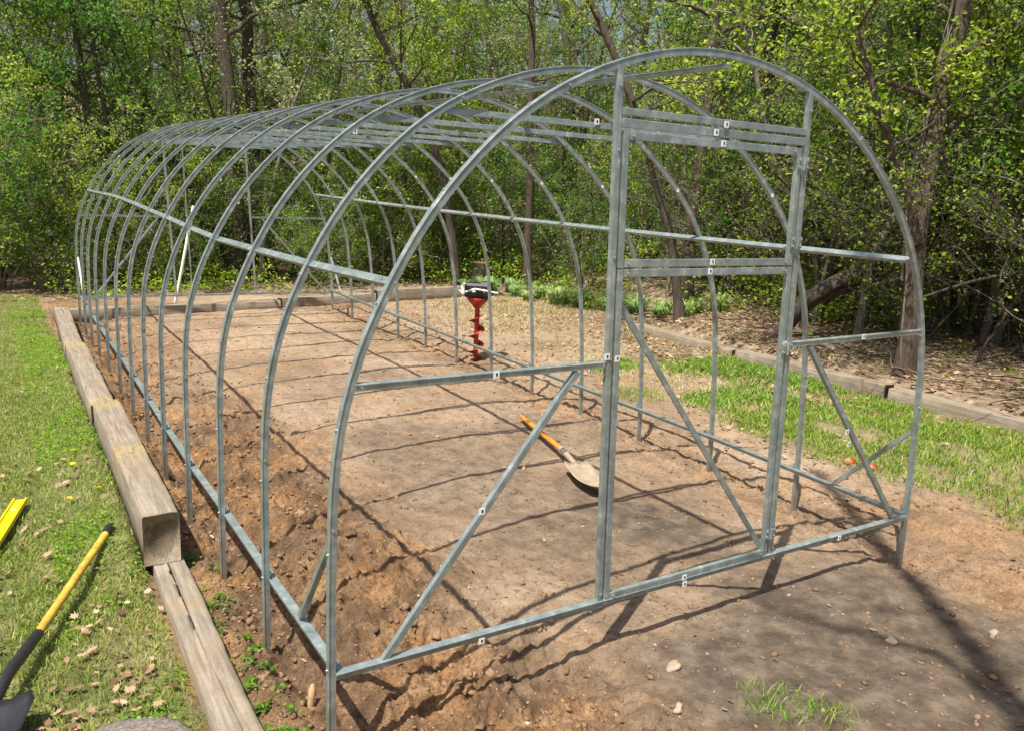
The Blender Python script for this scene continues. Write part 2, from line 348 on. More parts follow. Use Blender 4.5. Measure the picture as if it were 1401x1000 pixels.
def H(x, y):
    x = np.asarray(x, float); y = np.asarray(y, float)
    L = m_left(x); bk = m_bank(x, y)
    z = -0.225 - 0.06 * sst(y, 4.5, 8.5)
    z = z + 0.05 * sst(x, 2.4, 4.2) * (1 - sst(y, 5, 8))
    rg = m_rough(x, y)
    z = z + rg * (0.065 * fbm(x, y, 3.2, 1, 3) + 0.07 * np.abs(fbm(x, y, 8, 2, 3)) - 0.035) + 0.012 * fbm(x, y, 6, 4, 3) + 0.02 * fbm(x, y, 1.2, 8, 2)
    z = z + rg * (0.06 * np.abs(fbm(x, y, 17, 5, 2)) - 0.026 + 0.034 * fbm(x, y, 40, 7, 2)) + (1 - rg) * 0.005 * fbm(x, y, 20, 6, 2)
    z = z - 0.085 * gs(x + 0.05 * fbm(x, y, 1.5, 77, 2), -1.42, 0.15) * (1 - 0.6 * sst(y, 3.6, 5.6)) + 0.05 * gs(x, -1.05, 0.3) * gs(y, 1.4, 0.8)
    z = z - 0.06 * gs(x, -1.35, 0.25) * gs(y, -0.05, 0.18) - 0.05 * gs(x, 1.5, 0.12) * gs(y, 0, 0.12)
    z = z - (z + 0.305) * sst(x, -1.9, -1.84) * (1 - sst(x, -1.62, -1.5)) * (1 - sst(y, 1.5, 1.9))
    z = z * (1 - L) + (-0.295 + 0.115 * sst(y, 1.25, 1.75) * (1 - sst(y, 5.5, 8)) * gs(x, -1.8, 0.22) + 0.015 * fbm(x, y, 2, 12, 3)) * L
    zb = -0.045 + 0.05 * fbm(x, y, 0.9, 14, 3) + 0.03 * np.clip(x - 4.4, 0, 6)
    z = z * (1 - bk) + zb * bk + 0.07 * gs(x, 4.2, 0.16) * np.clip(fbm(x, y, 1.3, 88, 2), -0.2, 1) * (1 - sst(y, 5, 6))
    z = z * (1 - sst(y, 8.9, 9.3)) + sst(y, 8.9, 9.3) * (z * 0.3 + 0.7 * (-0.27 + 0.04 * fbm(x, y, 0.9, 15, 3)) * (1 - bk) + 0.7 * bk * zb)
    d = np.hypot(x + 1, y - 1.0); fw = sst(0.53 * x + 0.82 * y, 6, 22)
    z = z + fw * 0.15 * np.clip(d - 20, 0, 55) * (1 - 0.25 * sst(x / (np.abs(y) + 1), 0.8, 2.5)) + fw * 0.6 * fbm(x, y, 0.12, 40, 2) * sst(d, 14, 24)
    return z

# ------------------------------------------------------------------ ground sheet
def axis(a, b, step, far, g=1.12):
    mid = list(np.arange(a, b, step)); lo = []; s = step; p = a
    while p > -far: s = min(s * g, 8); p -= s; lo.append(p)
    hi = []; s = step; p = b
    while p < far: s = min(s * g, 8); hi.append(p); p += s
    return np.array(lo[::-1] + mid + hi)
ax = axis(-1.75, 2.0, 0.0115, 190, 1.03); ay = axis(-1.1, 2.4, 0.0115, 190, 1.018)
X, Y = np.meshgrid(ax, ay, indexing='ij'); nx, ny = X.shape
Z = H(X, Y)
V = np.stack([X.ravel(), Y.ravel(), Z.ravel()], 1)
I = np.arange(nx * ny).reshape(nx, ny)
F = np.stack([I[:-1, :-1], I[1:, :-1], I[1:, 1:], I[:-1, 1:]], -1).reshape(-1, 4)
me = np_mesh('ground', V, [F], True)
col = me.color_attributes.new('zone', 'FLOAT_COLOR', 'POINT')
lm = m_litter(X, Y)
Cc = np.stack([m_rough(X, Y).ravel(), (m_grass(X, Y) * (1 - lm)).ravel(), lm.ravel(), m_greybrown(X, Y).ravel()], 1).astype(np.float32)
col.data.foreach_set('color', Cc.ravel())
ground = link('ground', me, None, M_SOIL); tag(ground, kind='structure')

# ------------------------------------------------------------------ timbers
def timber(name, p0, p1, w, h, label, group, seed, crack=None, lichen=(), top0=None, top1=None):
    """p0,p1 centre-line of the TOP face ends"""
    rng = np.random.default_rng(seed)
    p0 = np.array(p0, float); p1 = np.array(p1, float); Ln = np.linalg.norm(p1 - p0); n = max(8, int(Ln / 0.018))
    t = (p1 - p0) / Ln; side = np.array([t[1], -t[0], 0]); side /= np.linalg.norm(side); up = np.cross(side, t)
    b = 0.007
    def section():
        pts = [(-w / 2, -h), (-w / 2, -h * 0.5), (-w / 2, -b), (-w / 2 + b * 0.7, 0)]
        for q in (0.15, 0.3, 0.45): pts.append((-w / 2 + w * q, 0))
        pts += [(-0.004, 0), (0, -0.0001), (0.004, 0)]
        for q in (0.6, 0.75, 0.88): pts.append((-w / 2 + w * q, 0))
        pts += [(w / 2 - b * 0.7, 0), (w / 2, -b), (w / 2, -h * 0.5), (w / 2, -h)]
        return np.array(pts)
    S = section(); k = len(S); V = np.zeros((n, k, 3)); ss = np.linspace(0, Ln, n)
    for j in range(k):
        o = vn(ss * 3.0, np.full(n, j * 0.45), 1.0, seed) * 0.006 + vn(ss * 14, np.full(n, j * 1.3), 1.0, seed + 3) * 0.005
        u = S[j, 0] + (o if abs(S[j, 0]) > w * 0.4 else 0); v = S[j, 1] + (o if S[j, 1] > -h * 0.4 else 0)
        if crack and 7 <= j <= 9:
            c0, c1, cu0, cu1 = crack; a = np.clip((ss / Ln - c0) / (c1 - c0), 0, 1)
            cu = cu0 + (cu1 - cu0) * a + 0.004 * vn(ss * 6, ss * 0, 1.0, seed + 9); act = ((ss / Ln > c0) & (ss / Ln < c1))
            wd = 0.0022 * np.sin(np.pi * a) + 0.0008
            u = cu + (j - 8) * wd
            if j == 8: v = v - act * 0.02 * np.clip(np.sin(np.pi * a) * 2, 0, 1)
        V[:, j, :] = p0 + np.outer(ss, t) + np.outer(np.broadcast_to(u, n), side) + np.outer(np.broadcast_to(v, n), up)
    V[0] -= t * 0.0; I = np.arange(n * k).reshape(n, k)
    F = np.stack([I[:-1, :-1], I[1:, :-1], I[1:, 1:], I[:-1, 1:]], -1).reshape(-1, 4)
    Fb = np.stack([I[:-1, -1], I[1:, -1], I[1:, 0], I[:-1, 0]], -1)
    base = p0.copy(); Vw = V.reshape(-1, 3) - base
    # rotate to local frame so grain runs along local Y
    R = np.stack([side, t, up], 1); Vl = Vw @ R
    me = np_mesh(name, Vl, [F, Fb, I[0][::-1][None, :], I[-1][None, :]], False)
    la = me.attributes.new('lichen', 'FLOAT', 'POINT'); lv = np.zeros(len(Vl))
    for (s0, wd) in lichen: lv += gs(Vl[:, 1], s0, wd) * (Vl[:, 2] > -0.02)
    la.data.foreach_set('value', np.clip(lv, 0, 1).astype(np.float32))
    o = link(name, me, None, M_TIMBER)
    Mx = Matrix([[*R[0], base[0]], [*R[1], base[1]], [*R[2], base[2]], [0, 0, 0, 1]]); o.matrix_world = Mx
    return tag(o, label, 'timber', group)
GT = 'landscape timbers edging the bed'
timber('landscape_timber', (-1.735, -0.9, -0.252), (-1.705, 1.62, -0.244), 0.135, 0.15, 'lowest weathered timber with a long crack, nearest the camera beside the lawn', GT, 1, crack=(0.3, 0.86, 0.02, -0.02))
timber('landscape_timber', (-1.732, 1.49, -0.008), (-1.725, 3.56, -0.012), 0.155, 0.235, 'raised weathered timber whose square end steps down to the cracked timber', GT, 2, lichen=((0.95, 0.12), (1.95, 0.1)))
timber('landscape_timber', (-1.738, 3.565, -0.04), (-1.725, 5.78, -0.06), 0.15, 0.2, 'middle timber along the left side of the bed, yellow lichen at both ends', GT, 3, lichen=((0.08, 0.16), (2.1, 0.12)))
timber('landscape_timber', (-1.73, 5.785, -0.09), (-1.66, 8.3, -0.135), 0.145, 0.18, 'farthest timber along the left side of the bed, at its back corner', GT, 4, lichen=((0.1, 0.12),))
timber('landscape_timber', (-1.60, 8.42, -0.185), (0.9, 8.62, -0.185), 0.14, 0.18, 'dark timber across the back of the bed under the far door frame', GT, 5)
timber('landscape_timber', (0.93, 8.68, -0.175), (2.35, 8.86, -0.165), 0.14, 0.2, 'timber across the back of the bed behind its far right corner', GT, 6)
timber('landscape_timber', (2.37, 8.86, -0.12), (4.0, 9.02, -0.12), 0.14, 0.24, 'timber at the back of the bed just left of the red auger', GT, 7)
GR = 'landscape timbers holding back the woods'
timber('landscape_timber', (4.36, 0.05, -0.085), (4.26, -2.2, -0.1), 0.14, 0.2, 'edging timber at the right border beside bright grass', GR, 8)
timber('landscape_timber', (4.25, 1.88, -0.06), (4.38, 0.09, -0.075), 0.14, 0.2, 'edging timber in front of the thick trunk, brushwood behind it', GR, 9)
timber('landscape_timber', (4.19, 3.58, -0.07), (4.27, 1.93, -0.05), 0.14, 0.2, 'edging timber seen just right of the right door post', GR, 10)
timber('landscape_timber', (4.36, 5.4, -0.11), (4.22, 3.64, -0.085), 0.14, 0.2, 'leaf covered edging timber seen through the open doorway', GR, 11)

# ------------------------------------------------------------------ greenhouse frame
S0 = 0.6813; NH = 13
PROF = [(-1.4911, -0.45), (-1.4911, -0.2), (-1.4915, -0.05), (-1.4925, 0.15), (-1.492, 0.34), (-1.4885, 0.66), (-1.4742, 0.778), (-1.4474, 0.8935), (-1.4143, 1.007), (-1.3492, 1.142), (-1.2989, 1.236), (-1.2552, 1.322), (-1.2038, 1.40), (-1.1468, 1.4664), (-1.0774, 1.5448), (-0.9896, 1.634), (-0.92, 1.695), (-0.8333, 1.7589), (-0.7307, 1.8119), (-0.6405, 1.8535), (-0.542, 1.895), (-0.4231, 1.9308), (-0.3236, 1.9538), (-0.2458, 1.9655), (-0.1379, 1.975), (-0.0709, 1.9765), (0.0397, 1.9708), (0.1805, 1.9521), (0.3223, 1.9225), (0.4344, 1.8865), (0.5835, 1.825), (0.6891, 1.7694), (0.7494, 1.7252), (0.8638, 1.6417), (0.9648, 1.5585), (1.0696, 1.4551), (1.154, 1.3585), (1.2295, 1.2545), (1.3059, 1.10), (1.3794, 0.92), (1.4195, 0.7521), (1.4431, 0.5333), (1.4675, 0.3076), (1.486, 0.0748), (1.49, -0.01), (1.5, -0.22), (1.503, -0.45)]
def resample(P, n):
    P = np.array(P); s = np.r_[0, np.cumsum(np.linalg.norm(np.diff(P, axis=0), axis=1))]
    q = np.linspace(0, s[-1], n); R = np.stack([np.interp(q, s, P[:, 0]), np.interp(q, s, P[:, 1])], 1)
    for _ in range(6):
        R[1:-1] = 0.25 * R[:-2] + 0.5 * R[1:-1] + 0.25 * R[2:]
    return R
PR = resample(PROF, 86)
XL = [-1.491, -1.499, -1.502, -1.512, -1.512, -1.503, -1.497, -1.496, -1.5, -1.502, -1.498, -1.492, -1.487]
XR = [1.487, 1.508, 1.519, 1.512, 1.503, 1.497, 1.498, 1.507, 1.503, 1.496, 1.49, 1.484, 1.476]
ZL = [1.205, 1.183, 1.168, 1.156, 1.162, 1.176, 1.186, 1.197, 1.204, 1.204, 1.194, 1.186, 1.178]
def hoop_pts(i):
    a = XL[i] - XL[0]; b = XR[i] - XR[0]; out = []
    for x, z in PR:
        wl = np.clip((1.5 - x) / 3, 0, 1); k = 1 - 0.5 * sst(z, 0.8, 2.0)
        out.append((x + (a * wl + b * (1 - wl)) * k, i * S0, z))
    return out
def hat(w, d, lip=0.0, g=0.0018):
    h = w / 2; q = h * 0.62
    return [(-h, 0), (-h, -0.0022), (-q, -0.003), (-q * 0.92, -d), (-g * 1.6, -d), (-g, -d + 0.003), (g, -d + 0.003), (g * 1.6, -d), (q * 0.92, -d), (q, -0.003), (h, -0.0022), (h, 0)]
def box_sec(w, d):
    h = w / 2; e = 0.0018
    return [(-h, -0.001), (-h, -0.004), (-h * 0.8, -0.0055), (-h * 0.8, -d), (h * 0.8, -d), (h * 0.8, -0.0055), (h, -0.004), (h, -0.001), (h - e, 0), (-h + e, 0)]
HAT = [(a, b + 0.012) for a, b in box_sec(0.023, 0.025)]
HAT2 = [(a, b + 0.010) for a, b in box_sec(0.023, 0.021)]
HAT3 = [(a * 1.22, b) for a, b in HAT2]
gh = empty('greenhouse_frame', (0, 0, -0.22), 'galvanised steel hoop frame of an unfinished greenhouse standing over the bare soil bed', 'greenhouse frame')
OFF = Vector((0, 0, 0.22))
def gpart(mb, name, mats, parent=gh):
    loc = OFF if parent is gh else None
    return mb.build(name, mats, parent, loc)
def bar(mb, p0, p1, ref, sec=HAT2, mi=0, n=2):
    p0 = Vector(p0); p1 = Vector(p1)
    mb.sweep([p0.lerp(p1, i / (n - 1)) for i in range(n)], sec, ref, mi)
def bolt(mb, p, nrm, r=0.0055, mi=1):
    p = Vector(p); nrm = Vector(nrm).normalized()
    mb.tube([p, p + nrm * 0.005], r, 6, mi, ref=(0.31, 0.52, 0.79))
rb = random.Random(5)
for i in range(NH):
    mb = MB(); P = hoop_pts(i); C0 = Vector((-0.02, i * S0, 0.7))
    def ref(k, P=P):
        a = Vector(P[min(k + 1, len(P) - 1)]) - Vector(P[max(k - 1, 0)]); return Vector((-a.z, 0, a.x))
    mb.sweep(P, HAT, ref, 0)
    for k in range(6, 82, 5):
        a = Vector(P[k + 1]) - Vector(P[k - 1]); nn = Vector((-a.z, 0, a.x)).normalized()
        bolt(mb, Vector(P[k]) + nn * 0.012, nn, 0.0045)
    for (k, sgn) in ((12, -1), (33, -1), (53, -1), (72, -1)):
        bolt(mb, Vector(P[k]) + Vector((0, sgn * 0.0085, 0)), (0, sgn, 0), 0.005)
    gpart(mb, 'hoop', [STEEL, M_BOLT])
def arch_x(i, z, side):
    P = hoop_pts(i); mid = max(range(len(P)), key=lambda k: P[k][2])
    R = P[:mid + 1] if side < 0 else P[mid:][::-1]
    zs = [p[2] for p in R]; xs = [p[0] for p in R]; return float(np.interp(z, zs, xs))
# side purlins, ridge purlin, base rails
mb = MB(); pts = [(-1.322 - 0.012 * min(i, 3) / 3, i * S0, ZL[i]) for i in range(NH)]; mb.sweep(pts, [(a, b) for a, b in hat(0.028, 0.02)], (-0.6, 0, 0.8), 0)
for i in range(NH):
    for s in (-0.05, 0.05):
        bolt(mb, Vector(pts[i]) + Vector((0, s, 0.0)) + Vector((-0.86, 0, .5)).normalized() * 0.0, (-0.86, 0, 0.5), 0.004)
gpart(mb, 'side_purlin', [STEEL, M_BOLT])
mb = MB(); pts = [(1.222 + (i / 12) * 0.03, i * S0, 1.255 - (i / 12) * 0.033 - 0.02 * math.sin(math.pi * i / 12)) for i in range(NH)]; mb.sweep(pts, [(a, b) for a, b in box_sec(0.03, 0.02)], (-0.62, 0, 0.78), 0)
gpart(mb, 'side_purlin', [STEEL])
mb = MB(); pts = [(-0.07, -0.005 + i * S0, 1.938 - 0.006 * math.sin(math.pi * i / 12)) for i in range(NH)]; mb.sweep(pts, [(a, b) for a, b in hat(0.036, 0.016)], (0, 0, 1), 0)
for i in range(1, NH): mb.box((-0.07, i * S0, 1.95), (0.008, 0.006, 0.014), 0)
gpart(mb, 'ridge_purlin', [STEEL])
for xs, sg in ((XL, -1), (XR, 1)):
    mb = MB(); pts = [(xs[i] - sg * 0.024, i * S0, 0.0) for i in range(NH)]
    mb.sweep(pts, [(a, b + 0.0) for a, b in hat(0.034, 0.022)], (0, 0, 1), 0)
    for i in range(NH):
        mb.box((xs[i] - sg * 0.010, i * S0 + 0.012, 0.012), (0.013, 0.003, 0.014), 0); bolt(mb, (xs[i] - sg * 0.03, i * S0 + 0.03, 0.0), (0, 0, 1), 0.0045)
    gpart(mb, 'base_rail', [STEEL, M_BOLT])
def xpl(z): return -0.452 - 0.048 * z
def xpr(z): return 0.487 - 0.055 * z
def end_frame(y0, front):
    i = 0 if front else NH - 1; fy = -1 if front else 1; face = (0, fy, 0)
    zb = -0.035 if front else -0.045
    y1 = y0 + fy * 0.002
    mb = MB(); bar(mb, (arch_x(i, 0, -1) + 0.012, y1, zb + 0.02), (arch_x(i, 0, 1) - 0.012, y1, zb + 0.005), (0, fy * 0.15, 1), [(a * 1.15, b * 1.1 + 0.004) for a, b in HAT2])
    for q in (-1.36, -0.9, -0.5, 0.0, 0.5, 1.0, 1.4): bolt(mb, (q, y1 + fy * 0.015, zb), face, 0.004)
    gpart(mb, 'base_rail', [STEEL, M_BOLT])
    for xf in (xpl, xpr):
        sg = -1 if xf is xpl else 1; mb = MB(); zt = float(np.interp(xf(1.88), [-0.6, -0.45, 0.35, 0.5], [1.868, 1.925, 1.905, 1.86]))
        bar(mb, (xf(-0.02), y1, zb + 0.0), (xf(zt) if sg < 0 else xf(zt), y1, zt - 0.008), face, HAT2)
        for q in (0.0, 0.9, 1.25, 1.6, 1.8): bolt(mb, (xf(q), y1 + fy * 0.011, q + 0.02), face, 0.0045)
        gpart(mb, 'door_post', [STEEL, M_BOLT])
    # headers between posts, side mid rails with diagonals
    for z, kk in (((1.742, 1.05), (1.706, 1.3)) if front else ((1.737, 1.0),)):
        mb = MB(); bar(mb, (xpl(z) + 0.013, y1, z), (xpr(z) - 0.013, y1, z), face, [(a * kk, b) for a, b in HAT2]); gpart(mb, 'header_bar', [STEEL])
    zm = 0.902
    for sg, xf in ((-1, xpl), (1, xpr)):
        mb = MB(); xa = arch_x(i, zm + (0.015 if sg > 0 else 0), sg)
        bar(mb, (xa - sg * 0.012, y1, zm + (0.016 if sg > 0 else 0)), (xf(zm) + sg * 0.014, y1, zm + (0.012 if sg > 0 else 0)), (0, fy * 0.05, 1), HAT2)
        bolt(mb, (xa - sg * 0.03, y1 + fy * 0.012, zm), face, 0.0045); bolt(mb, (xf(zm) + sg * 0.03, y1 + fy * 0.012, zm), face, 0.0045)
        gpart(mb, 'mid_rail', [STEEL, M_BOLT])
        mb = MB()
        if sg < 0: a, c = (-0.625, 0.885), (-1.335, -0.03)
        else: a, c = (0.575, 0.90), (1.385, -0.02)
        bar(mb, (a[0], y0 + 0.001, a[1]), (c[0], y0 + 0.001, c[1]), face, HAT2)
        gpart(mb, 'diagonal_brace', [STEEL])
    # door leaves
    def leaf(z0, z1, diag, name='door_leaf'):
        mb = MB(); dl = 0.031; dr = 0.042; y2 = y1 + fy * 0.003
        bar(mb, (xpl(z0) + dl, y2, z0 - 0.014), (xpl(z1) + dl, y2, z1 + 0.014), face, HAT2)
        bar(mb, (xpr(z0) - dr, y2, z0 - 0.014), (xpr(z1) - dr, y2, z1 + 0.014), face, HAT2)
        bar(mb, (xpl(z1) + dl + 0.014, y2, z1), (xpr(z1) - dr - 0.014, y2, z1), face, HAT3)
        bar(mb, (xpl(z0) + dl + 0.014, y2, z0), (xpr(z0) - dr - 0.014, y2, z0), face, HAT3)
        for zz in (z0, z1):
            bolt(mb, (xpl(zz) + dl + 0.03, y2 + fy * 0.011, zz), face, 0.005); bolt(mb, (xpr(zz) - dr - 0.03, y2 + fy * 0.011, zz), face, 0.005)
        lf = gpart(mb, name, [STEEL, M_BOLT])
        if diag:
            mb = MB(); bar(mb, (-0.452, y0 + 0.012, 1.105), (0.44, y0 + 0.012, 0.02), face, [(a, b * 0.5) for a, b in HAT2]); mb.build('diagonal_brace', [STEEL], lf)
        return lf
    def hinge(z, parent):
        x = xpr(z) - 0.021; mb = MB()
        mb.box((x + 0.018, y1 + fy * 0.016, z), (0.012, 0.0015, 0.022), 0, bev=0.001); mb.box((x - 0.02, y1 + fy * 0.017, z), (0.013, 0.0015, 0.022), 0, bev=0.001)
        mb.tube([(x, y1 + fy * 0.021, z - 0.024), (x, y1 + fy * 0.021, z + 0.024)], 0.005, 8, 0, ref=(0, 1, 0))
        for dx in (-0.024, 0.022):
            for dz in (-0.013, 0.013): bolt(mb, (x + dx, y1 + fy * 0.018, z + dz), face, 0.0045)
        mb.build('hinge', [STEEL, M_BOLT], parent)
    if front:
        up = leaf(1.250, 1.668, False); hinge(1.625, up); hinge(1.325, up)
        lo = leaf(0.002, 1.216, True); hinge(0.9, lo); hinge(0.09, lo)
    else:
        mb = MB(); bar(mb, (-0.27, y1, -0.02), (-0.33, y1, 1.70), face, [(a * 0.6, b * 0.6) for a, b in HAT2]); gpart(mb, 'inner_stile', [STEEL])
end_frame(0.0, True); end_frame(12 * S0, False)
# collar ties
for i in range(0, NH):
    if i in (0,): continue
    z = 1.748 + rb.uniform(-0.004, 0.004); mb = MB()
    bar(mb, (arch_x(i, z, -1) + 0.005, i * S0 + 0.016, z), (arch_x(i, z, 1) - 0.005, i * S0 + 0.016, z), (0, -1, 0.1), [(a * 1.05, b) for a, b in HAT2])
    for q in (-0.6, -0.1, 0.5): bolt(mb, (q, i * S0 + 0.004, z), (0, -1, 0), 0.004)
    gpart(mb, 'collar_tie', [STEEL, M_BOLT])
# corner braces on the sides
Yb = 12 * S0
for (a, c) in (((-1.478, 0.03, 0.43), (-1.474, 0.345, 0.012)), ((1.472, 0.0, 0.44), (1.478, 0.41, 0.01)), ((-1.472, Yb - 0.02, 0.43), (-1.466, Yb - 0.42, 0.012)), ((1.455, Yb - 0.02, 0.42), (1.462, Yb - 0.36, 0.012))):
    mb = MB(); bar(mb, a, c, (0, -0.8, 0.3) if a[1] < 1 else (0, 0.7, 0.7), [(p * 0.9, q) for p, q in HAT2]); gpart(mb, 'corner_brace', [STEEL])
# white stickers
def sticker(x, y, z, fy=-1, s=0.011, dy=0.0125, tall=1.0):
    mb = MB(); mb.box((x, y + fy * dy, z), (s, 0.0008, s * tall), 0)
    mb.box((x + 0.001, y + fy * (dy + 0.0012), z + 0.001), (s * 0.3, 0.0005, s * 0.45 * tall), 1)
    gpart(mb, 'sticker', [M_PLATE, M_INK])
for (x, z) in ((-0.056, 1.7364), (-0.102, 1.7056), (-0.0608, 1.671), (-0.055, 1.2533), (-0.0612, 1.2185), (-0.9551, 0.9036), (-0.511, 0.93), (-0.465, 0.92), (-0.9651, -0.028), (-0.029, -0.004), (-0.0243, -0.034), (0.404, 0.919), (0.916, 0.92), (0.9235, 0.43)):
    sticker(x, 0.0, z, dy=0.018 if z < 0.0 or (abs(x) < 0.11) else 0.0145)
sticker(-0.9893, 0.0, 0.4497, dy=0.022); sticker(0.90, 0.0, 0.49, dy=0.0135)
sticker(-0.0928, S0, 1.765, dy=-0.001, s=0.012); sticker(0.95, -0.0, -0.028, dy=0.019)
sticker(-0.36, 4 * S0, 1.75, dy=-0.001, s=0.014)
for i in range(1, 8): 
    mb = MB(); P = hoop_pts(i); k = 58
    mb.box(Vector(P[k]) + Vector((-0.002, -0.0095, 0)), (0.009, 0.0007, 0.009), 0); gpart(mb, 'sticker', [M_PLATE])

# ------------------------------------------------------------------ leaves, branches, trees
def frames(n, rng, upbias=0.3):
    nrm = rng.normal(size=(n, 3)); nrm[:, 2] = np.abs(nrm[:, 2]) + upbias; nrm /= np.linalg.norm(nrm, axis=1)[:, None]
    t = rng.normal(size=(n, 3)); t -= nrm * (t * nrm).sum(1)[:, None]; t /= np.linalg.norm(t, axis=1)[:, None]
    return nrm, t, np.cross(nrm, t)
def leaf_mesh(name, ctr, size, rng, upbias=0.15, aspect=0.6):
    n = len(ctr); nr, t, s = frames(n, rng, upbias); sz = size * (0.45 + 0.95 * rng.random(n) ** 1.3)[:, None]
    bend = nr * sz * 0.16
    V = np.stack([ctr - t * sz * 0.5, ctr + s * sz * aspect * 0.5 + bend - t * sz * 0.05, ctr + t * sz * 0.5, ctr - s * sz * aspect * 0.5 + bend - t * sz * 0.05], 1).reshape(-1, 3)
    F = np.arange(n * 4).reshape(n, 4); return np_mesh(name, V, [F])
def tubes_mesh(name, polys, k_of, smooth=True):
    VV = []; FF = []; b = 0
    for P, r in polys:
        P = np.asarray(P, float); r = np.asarray(r, float); n = len(P); k = k_of(r[0])
        T = np.gradient(P, axis=0); T /= np.linalg.norm(T, axis=1)[:, None] + 1e-9
        a = np.array([0.31, 0.52, 0.11]) if abs(T[0][2]) > 0.8 else np.array([0.1, 0.2, 0.97])
        u = np.cross(T, a); u /= np.linalg.norm(u, axis=1)[:, None] + 1e-9; v = np.cross(T, u)
        th = np.arange(k) * 2 * np.pi / k
        R = P[:, None, :] + r[:, None, None] * (np.cos(th)[None, :, None] * u[:, None, :] + np.sin(th)[None, :, None] * v[:, None, :])
        if r[0] > 0.045:
            R += (u[:, None, :] * np.cos(th)[None, :, None] + v[:, None, :] * np.sin(th)[None, :, None]) * (r[:, None, None] * 0.16 * np.sin(th * 3 + P[0, 0] * 7)[None, :, None] * np.cos(np.arange(n) * 0.9)[:, None, None])
        VV.append(R.reshape(-1, 3)); I = np.arange(n * k).reshape(n, k) + b
        J = np.roll(I, -1, 1); FF.append(np.stack([I[:-1], J[:-1], J[1:], I[1:]], -1).reshape(-1, 4)); b += n * k
    return np_mesh(name, np.concatenate(VV), [np.concatenate(FF)], smooth)
def wob(p0, d, L, n, rng, wb, up=0.0):
    P = [np.array(p0, float)]; d = np.array(d, float); d /= np.linalg.norm(d)
    for i in range(n):
        d = d + rng.normal(size=3) * wb + np.array([0, 0, up]); d /= np.linalg.norm(d); P.append(P[-1] + d * L / n)
    return np.array(P)
def grow_tree(rng, path, r0, limb_from, limb_n, limb_len, leaves, spread=0.09, updir=0.5, twigs=6, r_end=0.2, sparse=False, limb_to=1.0, zmax=None):
    path = np.asarray(path, float); n = len(path)
    s = np.r_[0, np.cumsum(np.linalg.norm(np.diff(path, axis=0), axis=1))]; s /= s[-1]
    rad = r0 * (1 - (1 - r_end) * s); rad[0] *= 1.35
    polys = [(path, rad)]; anchors = []
    for i in range(limb_n):
        q = limb_from + (limb_to - limb_from) * (i + rng.uniform(0, 1)) / limb_n
        p = np.array([np.interp(q, s, path[:, j]) for j in range(3)]); r = np.interp(q, s, rad)
        a = rng.uniform(0, 2 * np.pi); L = limb_len * rng.uniform(0.55, 1.15) * (1 - 0.45 * q)
        d = np.array([np.cos(a), np.sin(a), updir * rng.uniform(0.2, 1.6)])
        lp = wob(p, d, L, 7, rng, 0.16, 0.04); lr = np.linspace(min(r * 0.45, 0.012 + 0.018 * L), 0.0035, 8); polys.append((lp, lr))
        for j in range(twigs):
            u = rng.uniform(0.25, 1.0); k = min(6, int(u * 7)); f = u * 7 - k; tp = lp[k] * (1 - f) + lp[k + 1] * f
            dd = (lp[k + 1] - lp[k]); dd /= np.linalg.norm(dd); d2 = dd * 0.7 + rng.normal(size=3) * 0.6; d2[2] += 0.2
            tw = wob(tp, d2, L * rng.uniform(0.25, 0.5), 4, rng, 0.22, 0.03); polys.append((tw, np.linspace(0.006, 0.002, 5)))
            for v in range(1, 5): anchors.append(tw[v])
            anchors.append((tw[1] + tw[2]) / 2)
            d3 = d2 + rng.normal(size=3) * 0.8; t3 = wob(tw[2], d3, L * 0.2, 3, rng, 0.25, 0.02); polys.append((t3, np.linspace(0.0035, 0.0015, 4)))
            anchors += [t3[1], t3[2], t3[3]]
        anchors += [lp[5], lp[6], lp[7]]
    A = np.array(anchors); idx = rng.integers(0, len(A), leaves)
    c = A[idx] + rng.normal(size=(leaves, 3)) * spread * np.array([1, 1, 0.8])
    c = c[c[:, 2] > 0.03]
    return polys, c
KOF = lambda r: 12 if r > 0.09 else (8 if r > 0.04 else (5 if r > 0.012 else 3))
def make_tree(name, label, cat, group, rng, stems, leaf_size, lmat, bmat, loc=(0, 0, 0), crown='crown'):
    """stems: list of grow_tree results"""
    polys = []; cs = []
    for p, c in stems: polys += p; cs.append(c)
    t = empty(name, loc, label, cat, group)
    link('trunk', tubes_mesh('trunk', polys, KOF), t, bmat)
    c = np.concatenate(cs)
    if len(c): link(crown, leaf_mesh(crown, c, leaf_size, rng), t, lmat)
    return t
def up_path(rng, h, lean=0.08, wb=0.05, n=12, dx=0, dy=0):
    return wob((0, 0, -0.3), (rng.normal() * lean + dx, rng.normal() * lean + dy, 1), h + 0.3, n, rng, wb)

def zat(x, y): return float(H(np.array([x]), np.array([y]))[0])
def woods(x, y, mg=0.0):
    return (y > 10.4 + mg) or (x > 6.1 + mg) or (x > 5.3 + mg and y < 4.2 and y > -3)

